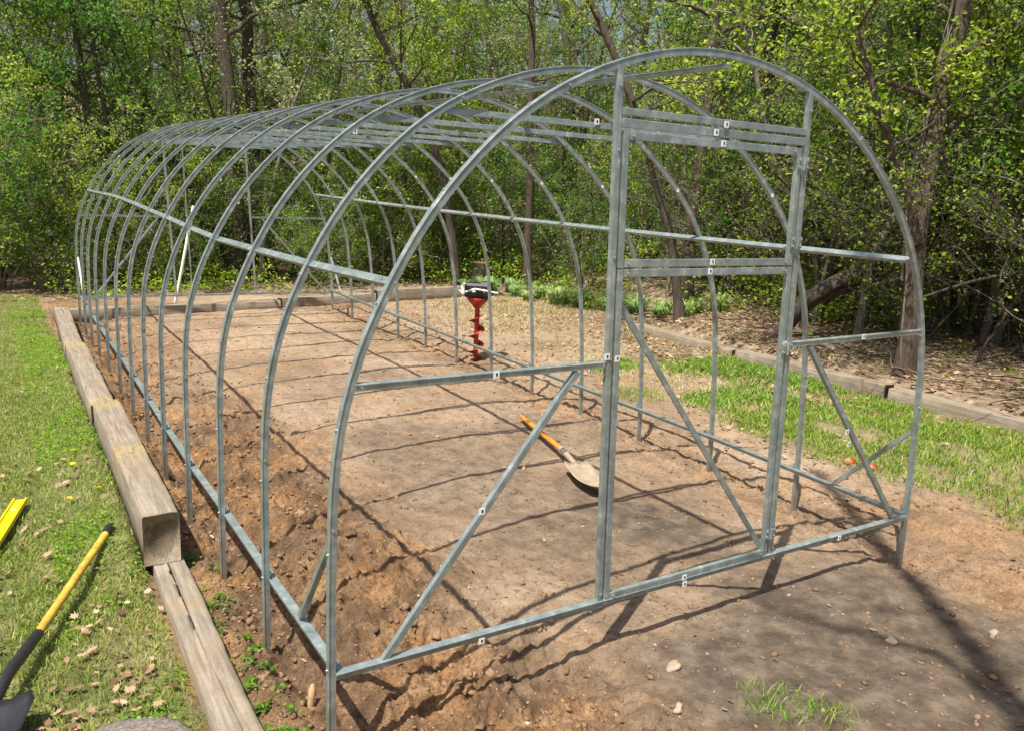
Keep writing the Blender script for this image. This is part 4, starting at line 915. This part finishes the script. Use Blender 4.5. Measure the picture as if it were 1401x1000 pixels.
g = link('soil_crumbs', lumps('soil_crumbs', x, y, s, r), None, M_CLOD); tag(g, 'loose crumbs of brown soil scattered over the dug ground', 'soil', kind='stuff')
x, y = sample(r, 2600, -1.6, 0.3, -1.3, 5.2, lambda x, y: np.clip(m_rough(x, y) ** 2 * (0.4 + 1.8 * fbm(x, y, 2, 61, 2)), 0.0, 1), 1.4)
s = 0.008 + 0.019 * r.random(len(x)) ** 3.5
g = link('soil_clods', lumps('soil_clods', x, y, s, r, True, 0.65), None, M_CLOD); tag(g, 'larger clods of dug orange-brown soil along the left base rail', 'soil', kind='stuff')
x, y = sample(r, 800, -1.4, 3.0, -1.4, 5.5, lambda x, y: 0.7 - 0.5 * m_grass(x, y), 1.5)
s = 0.003 + 0.009 * r.random(len(x)) ** 3
g = link('pebbles', lumps('pebbles', x, y, s, r, False, 0.4), None, M_STONE); tag(g, 'small pale pebbles and chips strewn on the trodden soil', 'pebbles', kind='stuff')
def rock(x, y, s, label, flat=0.7, mat=None):
    me = lumps('rock', np.array([x]), np.array([y]), np.array([s]), r, True, 0.4, flat); o = link('rock', me, None, mat or M_STONE); tag(o, label, 'rock')
rock(-0.24, -0.22, 0.024, 'flat tan stone on the soil above the bottom grass tuft'); rock(-0.41, -0.42, 0.02, 'small tan stone at the bottom edge left of the grass tuft')
rock(1.11, -0.67, 0.03, 'small pale stone near the tree shadow at the lower right'); rock(3.03, 6.88, 0.09, 'pale stone on the dry ground right of the red auger')
rock(0.68, -0.5, 0.022, 'little pale stone on the dark soil left of the tree shadow')
# dead leaves with lobed outline
def dead_leaves(name, x, y, size, rng, lobes=True, lift=0.006):
    n = len(x); ang = np.array([0, 20, 42, 62, 85, 105, 130, 152, 180]); rad = np.array([1.0, 0.62, 0.86, 0.45, 0.68, 0.4, 0.55, 0.3, 0.75]) if lobes else np.array([1, 0.8, 0.62, 0.52, 0.47, 0.5, 0.58, 0.7, 0.8])
    th = np.radians(np.r_[ang, 360 - ang[1:-1][::-1]]); rd = np.r_[rad, rad[1:-1][::-1]]; k = len(th)
    nr, t, s = frames(n, rng, 2.2); sz = size * rng.uniform(0.6, 1.25, n); curl = rng.uniform(-0.5, 0.7, n)
    u = np.cos(th) * rd; v = np.sin(th) * rd * 0.75
    rim = u[None, :, None] * t[:, None, :] + v[None, :, None] * s[:, None, :] + nr[:, None, :] * (curl[:, None] * (0.6 * v[None] ** 2 * 2 + 0.35 * u[None] ** 2) + rng.normal(size=(n, k)) * 0.05)[:, :, None]
    ctr = np.stack([x, y, H(x, y) + lift + 0.25 * sz * rng.random(n)], 1)
    V = np.concatenate([ctr[:, None, :], ctr[:, None, :] + rim * sz[:, None, None] * 0.5], 1).reshape(-1, 3)
    B = (np.arange(n) * (k + 1))[:, None, None]; j = np.arange(k); T = np.stack([np.zeros(k, int), 1 + j, 1 + (j + 1) % k], 1)
    return np_mesh(name, V, [(B + T[None]).reshape(-1, 3)])
r = np.random.default_rng(31)
def wd(x, y): return np.clip(m_litter(x, y) * (0.55 + 0.9 * fbm(x, y, 1.2, 70, 2)), 0, 1)
x, y = sample(r, 15000, 3.4, 9.5, -2.5, 6.5, lambda x, y: np.maximum(wd(x, y), 0.28 * sst(x, 3.5, 4.1) * (y < 7)), 1.0)
g = link('leaf_litter', dead_leaves('leaf_litter', x, y, 0.085, r), None, M_DEAD); tag(g, 'carpet of curled brown dead leaves on the floor of the right wood', 'dead leaves', kind='stuff')
x, y = sample(r, 7000, -5, 12, 9.3, 16, wd, 1.4)
g = link('leaf_litter', dead_leaves('leaf_litter', x, y, 0.09, r), None, M_DEAD); tag(g, 'dead leaves covering the wood floor beyond the back timbers', 'dead leaves', kind='stuff')
x, y = sample(r, 1050, -2.5, -1.78, 0.2, 9.5, lambda x, y: np.clip(-0.1 + 2.2 * fbm(x, y, 1.6, 71, 2) + 1.4 * gs(y, 0.95, 0.4) * gs(x, -1.97, 0.16), 0.0, 1), 1.8)
g = link('fallen_leaves', dead_leaves('fallen_leaves', x, y, 0.055, r, True, 0.02), None, M_DEAD); tag(g, 'fallen tan oak leaves lying on the lawn beside the timbers', 'dead leaves', kind='stuff')
x, y = sample(r, 5200, 1.8, 4.5, -1.2, 8.5, lambda x, y: np.clip(0.15 + 0.35 * sst(x, 3.3, 4.1) + 0.9 * fbm(x, y, 1.6, 72, 2) + 0.3 * sst(y, 3, 5), 0, 1))
g = link('fallen_leaves', dead_leaves('fallen_leaves', x, y, 0.06, r, True, 0.012), None, M_DEAD); tag(g, 'scattered dead leaves on the strip between the bed and the right timbers', 'dead leaves', kind='stuff')
x, y = sample(r, 260, -1.6, 2.4, -1.2, 8, lambda x, y: np.full(len(x), 0.7), 1.6)
g = link('fallen_leaves', dead_leaves('fallen_leaves', x, y, 0.035, r, False, 0.005), None, M_DEAD); tag(g, 'a few small dry leaf scraps on the bare soil of the bed', 'dead leaves', kind='stuff')
# brushwood
polys = []
for i in range(300):
    if i < 190: x0, y0 = r.uniform(4.35, 6.6), r.uniform(-1.5, 4.6)
    else: x0, y0 = r.uniform(4.4, 5.2), r.uniform(0.6, 4.0)
    a = r.uniform(0, 6.28) if i % 3 else r.normal(1.9, 0.5); L = r.uniform(0.12, 0.3 + 0.5 * r.random()); P = wob((x0, y0, zat(x0, y0) + r.uniform(0.01, 0.14)), (math.cos(a), math.sin(a), r.normal() * 0.12), L, 4, r, 0.13)
    polys.append((P, np.linspace(r.uniform(0.003, 0.009), 0.002, 5)))
for i in range(90):
    x0, y0 = r.uniform(-4, 5), r.uniform(9.6, 12.5); a = r.uniform(0, 6.28)
    polys.append((wob((x0, y0, zat(x0, y0) + 0.03), (math.cos(a), math.sin(a), 0.1), r.uniform(0.3, 1.2), 4, r, 0.13), np.linspace(0.009, 0.003, 5)))
g = link('brushwood', tubes_mesh('brushwood', polys, lambda q: 4), None, M_STICK); tag(g, 'tangle of dead sticks and brushwood on the wood floor', 'brushwood', kind='stuff')

# ------------------------------------------------------------------ tools and small things
# yellow handled shovel
t = empty('shovel', (-2.25, 1.02, -0.28), 'black shovel with yellow handle lying on the lawn at lower left', 'shovel'); O = Vector((2.25, -1.02, 0.28))
A = Vector((-1.93, 1.79, -0.185)); B = Vector((-2.248, 1.03, -0.22)); Cn = Vector((-2.335, 0.79, -0.20)); D = Vector((-2.375, 0.665, -0.215))
mb = MB(); mb.tube([A.lerp(B, q / 8) for q in range(9)], 0.0165, 14, 0); mb.build('handle', [M_YEL], t, O)
mb = MB(); d = (A - B).normalized(); mb.tube([A - d * 0.005, A + d * 0.01, A + d * 0.06, A + d * 0.085, A + d * 0.09], [0.019, 0.022, 0.023, 0.017, 0.006], 12, 0); mb.build('end_cap', [M_BLK], t, O)
mb = MB(); d = (B - Cn).normalized(); mb.tube([B + d * 0.03, B - d * 0.0, B.lerp(Cn, 0.5), Cn, D, D + Vector((-0.02, -0.055, -0.012))], [0.0195, 0.021, 0.021, 0.0195, 0.018, 0.012], 12, 0); mb.build('socket', [M_BLK], t, O)
def blade_mesh(c, ax, L, W, curve, tipz, mats, name, parent, off, pointed=True, nrm=Vector((0, 0, 1)), sheer=0.02):
    ax = Vector(ax).normalized(); sd = ax.cross(nrm).normalized(); up = sd.cross(ax); nu, nv = 9, 11; V = []; F = []
    for layer in (0, 1):
        for i in range(nv):
            s_ = i / (nv - 1); wdt = W / 2 * (1.0 if s_ < 0.45 else math.sqrt(max(0.0, 1 - ((s_ - 0.45) / 0.55) ** 2)) * 0.98 + 0.02) if pointed else W / 2 * (1 - 0.1 * s_)
            if s_ < 0.04: wdt *= 0.86
            for j in range(nu):
                u = (j / (nu - 1)) * 2 - 1
                p = Vector(c) + ax * L * s_ + sd * u * wdt + up * (curve * (u * u) * (1 - 0.3 * s_) - sheer * math.sin(s_ * 3.1) + tipz * s_ * s_ - layer * 0.003 - 0.014 * math.exp(-(u / 0.22) ** 2) * (-1) * max(0, 1 - s_ * 2.2))
                V.append(p)
    n = nu * nv
    for i in range(nv - 1):
        for j in range(nu - 1):
            a = i * nu + j; F.append((a, a + 1, a + nu + 1, a + nu)); F.append((n + a, n + a + nu, n + a + nu + 1, n + a + 1))
    for j in range(nu - 1): F.append((j, n + j, n + j + 1, j + 1)); a = (nv - 1) * nu + j; F.append((a, a + 1, n + a + 1, n + a))
    for i in range(nv - 1): a = i * nu; F.append((a, a + nu, n + a + nu, n + a)); a += nu - 1; F.append((a, n + a, n + a + nu, a + nu))
    mb = MB(); mb.add(V, F, 0, True); return mb.build(name, mats, parent, off)
blade_mesh((-2.385, 0.655, -0.218), (-0.36, -0.93, -0.08), 0.29, 0.27, 0.045, 0.0, [M_BLKM], 'blade', t, O)
# spirit level
t = empty('spirit_level', (-2.25, 2.58, -0.27), 'bright yellow spirit level lying on the grass at the left border', 'spirit level'); O = Vector((2.25, -2.58, 0.27))
ax = Vector((-0.235, -0.972, 0)); sd = Vector((0.972, -0.235, 0)); R = Matrix((sd, -ax, Vector((0, 0, 1)))).transposed()
c = Vector((-2.25, 2.57, -0.25)); mb = MB()
for s_, hz in ((-1, 0.0), (1, 0.0)): mb.box(c + ax * 0.45 + sd * s_ * 0.0275, (0.0045, 0.45, 0.013), 0, R, 0.001)
mb.box(c + ax * 0.45, (0.0235, 0.449, 0.004), 0, R); mb.build('body', [M_YELB], t, O)
mb = MB(); mb.box(c + ax * (-0.005), (0.03, 0.005, 0.0115), 0, R, 0.002); mb.build('end_cap', [M_BLK], t, O)
mb = MB(); mb.box(c + ax * 0.12, (0.016, 0.03, 0.009), 0, R, 0.003); mb.build('vial', [simple('vial_green', (0.4, 0.7, 0.1), 0.15, 0, 0.05, 20, 0)], t, O)
# orange handled shovel
t = empty('shovel', (0.72, 1.8, -0.2), 'orange handled round-point shovel lying on the bed behind the left door post', 'shovel'); O = Vector((-0.72, -1.8, 0.2))
A = Vector((0.955, 2.72, -0.185)); B = Vector((0.745, 1.90, -0.165)); D = Vector((0.672, 1.655, -0.172))
mb = MB(); mb.tube([A.lerp(B, q / 6) for q in range(7)], [0.012] + [0.0175] * 6, 12, 0); mb.build('handle', [M_ORG], t, O)
mb = MB(); mb.tube([B + (A - B) * 0.03, B, B.lerp(D, 0.5), D, D + Vector((-0.02, -0.07, -0.004))], [0.019, 0.0205, 0.019, 0.016, 0.01], 12, 0); mb.build('socket', [M_DUSTST], t, O)
blade_mesh(D + Vector((0, 0, 0.004)), (-0.31, -0.95, 0.02), 0.46, 0.165, 0.022, 0.0, [M_DUSTST], 'blade', t, O)
# earth auger
bx, by, bz = 1.695, 4.71, -0.25
t = empty('earth_auger', (bx, by, bz), 'red petrol earth auger with black engine standing in a hole by the right base rail', 'auger')
def hel(R0, pitch, z0, z1, mb, mi=0, r_in=0.016):
    n = int((z1 - z0) / pitch * 28); V = []; F = []
    for i in range(n + 1):
        a = 2 * math.pi * i / 28; z = z0 + (z1 - z0) * i / n
        for rr, dz in ((r_in, 0.002), (R0, 0.002), (R0, -0.002), (r_in, -0.002)): V.append((math.cos(a) * rr, math.sin(a) * rr, z + dz))
    for i in range(n):
        for j in range(4): F.append((i * 4 + j, i * 4 + (j + 1) % 4, i * 4 + 4 + (j + 1) % 4, i * 4 + 4 + j))
    F.append((0, 1, 2, 3)); F.append(tuple(n * 4 + q for q in (3, 2, 1, 0))); mb.add(V, F, mi, True)
mb = MB(); mb.tube([(0, 0, 0), (0, 0, 0.06), (0, 0, 0.56)], [0.004, 0.024, 0.024], 10, 0, ref=(0, 1, 0)); hel(0.08, 0.155, 0.03, 0.47, mb); mb.build('drill_bit', [M_RED], t)
mb = MB(); mb.tube([(0, 0, 0.535), (0, 0, 0.56), (0, 0, 0.60), (0, 0, 0.625), (0, 0, 0.64)], [0.035, 0.05, 0.088, 0.105, 0.1], 18, 0, ref=(0, 1, 0)); mb.build('gear_housing', [M_RED], t)
Rz = Matrix.Rotation(math.radians(-35), 3, 'Z')
en = MB(); en.box((0, 0, 0.71), (0.13, 0.09, 0.07), 0, Rz, 0.02); en.box(Rz @ Vector((0.075, -0.01, 0.765)), (0.06, 0.06, 0.03), 0, Rz, 0.012)
for q in range(6): en.box(Rz @ Vector((0.125, 0, 0.67 + q * 0.013)), (0.022, 0.055, 0.0025), 0, Rz)
E_ = en.build('engine', [M_BLK], t)
mb = MB(); mb.box(Rz @ Vector((-0.138, -0.03, 0.72)), (0.022, 0.05, 0.052), 0, Rz, 0.01); mb.box(Rz @ Vector((0.01, -0.09, 0.715)), (0.06, 0.006, 0.018), 0, Rz, 0.004); mb.build('fuel_tank', [M_WHT], E_)
mb = MB(); mb.tube([Rz @ Vector((0.02, -0.09, 0.72)), Rz @ Vector((0.02, -0.108, 0.72))], [0.042, 0.038], 16, 0, ref=(0, 0, 1)); mb.build('recoil_starter', [M_BLKM], E_)
for sg in (-1, 1):
    mb = MB(); P = [Rz @ Vector(p) for p in ((sg * 0.06, 0.05, 0.655), (sg * 0.13, 0.02, 0.66), (sg * 0.19, -0.03, 0.70), (sg * 0.235, -0.06, 0.765), (sg * 0.24, -0.07, 0.80))]
    mb.tube(P, 0.0095, 8, 0); h_ = mb.build('handlebar', [M_WHT if sg < 0 else M_DUSTST], t)
    mb = MB(); mb.tube([P[-1], P[-1] + (P[-1] - P[-2]) * 1.5], 0.016, 8, 0); mb.build('grip', [M_BLK], h_)
mb = MB(); mb.tube([Rz @ Vector(p) for p in ((-0.11, -0.11, 0.70), (-0.02, -0.125, 0.735), (0.1, -0.12, 0.72), (0.2, -0.09, 0.70))], 0.009, 8, 0); mb.build('front_bar', [M_WHT], t)
# orange ribbons
for (x, y, l) in ((2.47, 0.99, 'scrap of orange marking ribbon on the grass left of the sloping brace'), (2.51, 0.85, 'scrap of orange marking ribbon on the grass right of the sloping brace')):
    n = 9; V = []; F = []; z = zat(x, y) + 0.012
    for i in range(n):
        a = i * 0.75; q = 0.012 * i - 0.045
        for s_ in (-1, 1): V.append((q * 0.8 + 0.012 * math.sin(a), 0.02 * math.cos(a * 1.3) + s_ * 0.012 * math.cos(a), 0.02 + 0.014 * math.sin(a * 1.7) + s_ * 0.008 * math.sin(a)))
    for i in range(n - 1): F.append((2 * i, 2 * i + 1, 2 * i + 3, 2 * i + 2))
    V += [(p[0] + 0.0005, p[1], p[2] + 0.0008) for p in V]; F += [tuple(q + 2 * n for q in reversed(f)) for f in F]
    mb = MB(); mb.add(V, F, 0, True); o = mb.build('marking_ribbon', [M_TAPE]); o.location = (x, y, z); tag(o, l, 'ribbon')
# stepping stone
mb = MB(); n = 26; ring = []
V = []; F = []; rr_ = random.Random(4)
prof = ((1.0, -0.05), (1.02, 0.0), (0.97, 0.03), (0.8, 0.045), (0.4, 0.055), (0.0, 0.058))
jit = [1 + rr_.uniform(-0.05, 0.05) for _ in range(n)]
for (q, z) in prof[:-1]:
    for i in range(n): a = 2 * math.pi * i / n; V.append((math.cos(a) * q * 0.2 * jit[i], math.sin(a) * q * 0.15 * jit[i], z + rr_.uniform(-0.002, 0.002)))
V.append((0, 0, 0.058))
for k in range(4):
    for i in range(n): j = (i + 1) % n; F.append((k * n + i, k * n + j, (k + 1) * n + j, (k + 1) * n + i))
for i in range(n): F.append((4 * n + i, 4 * n + (i + 1) % n, 5 * n))
mb.add(V, F, 0, True); M_SLATE = simple('grey_slab', (0.2, 0.172, 0.145), 0.95, 0, 0.55, 75, 1.0, 0.008)
o = mb.build('stepping_stone', [M_SLATE]); o.location = (-2.04, 0.30, -0.30); tag(o, 'rounded grey-brown stepping stone at the bottom left border of the lawn', 'stone')
# wooden peg, stump, white pipe
mb = MB(); mb.tube([(0, 0, -0.05), (0.0, 0, 0.02), (0.006, 0.004, 0.075), (0.008, 0.006, 0.092)], [0.006, 0.012, 0.013, 0.006], 7, 0); o = mb.build('wooden_peg', [M_PEG]); o.location = (-1.455, 0.30, zat(-1.455, 0.3)); tag(o, 'short pale wooden peg in the soil beside the front left hoop foot', 'peg')
t = empty('tree_stump', (4.75, 9.95, -0.2), 'cut tree stump with reddish top behind the strap-leaved clumps, right of the auger', 'stump')
mb = MB(); mb.tube([(0, 0, -0.1), (0, 0, 0.0), (0.0, 0, 0.3), (0, 0, 0.335)], [0.2, 0.15, 0.135, 0.13], 16, 0, ref=(0, 1, 0)); mb.build('trunk', [M_BARK_R], t)
mb = MB(); mb.tube([(0, 0, 0.335), (0, 0, 0.343)], [0.124, 0.122], 16, 0, ref=(0, 1, 0)); mb.build('cut_face', [M_CUT], t)
mb = MB(); mb.tube([(-0.42, 8.6, -0.3), (-0.139, 8.6, 1.016)], [0.017, 0.021], 8, 0); o = mb.build('white_pole', [M_WHT]); tag(o, 'slanting white pole standing at the edge of the wood behind the far door frame', 'pole')
# dandelions
for i, (x, y) in enumerate([(-1.98, 2.9), (-2.04, 2.42), (-1.9, 2.35), (-1.95, 3.1)]):
    d = MB(); d.tube([(0, 0, 0), (0.002, 0, 0.035)], 0.0013, 5, 1); V = []; F = []
    for k in range(22):
        a = k * 2.4; q = 0.016 * math.sqrt((k + 1) / 22); a2 = a + 0.28; z1 = 0.036 + 0.006 * (1 - q / 0.016)
        b = len(V); V += [(0.002, 0, 0.034), (q * math.cos(a - 0.25), q * math.sin(a - 0.25), z1), (q * 1.15 * math.cos(a), q * 1.15 * math.sin(a), z1 + 0.001), (q * math.cos(a + 0.25), q * math.sin(a + 0.25), z1)]; F.append((b, b + 1, b + 2, b + 3))
    d.add(V, F, 0); o = d.build('dandelion', [M_PETAL, M_LEAF_G]); o.location = (x, y, zat(x, y) + 0.01); o.rotation_euler = (0.2, 0.1 * i, i); tag(o, 'yellow dandelion flower in the lawn beside the timbers', 'flower', 'dandelions in the left lawn')
# copies that still share a label are told apart by size, where their sizes differ clearly
by = {}
for o in bpy.data.objects:
    if o.parent is None and o.get('label') and o.get('group') and 'of the wood' in o['group'] or (o.parent is None and 'foot of the wood' in str(o.get('group'))): by.setdefault(o['label'], []).append(o)
for l, os_ in by.items():
    if len(os_) == 2:
        a, b_ = sorted(os_, key=lambda q: q.scale[2])
        if b_.scale[2] / a.scale[2] > 1.12 and len(l.split()) < 16: a['label'] = 'lower ' + l; b_['label'] = 'taller ' + l
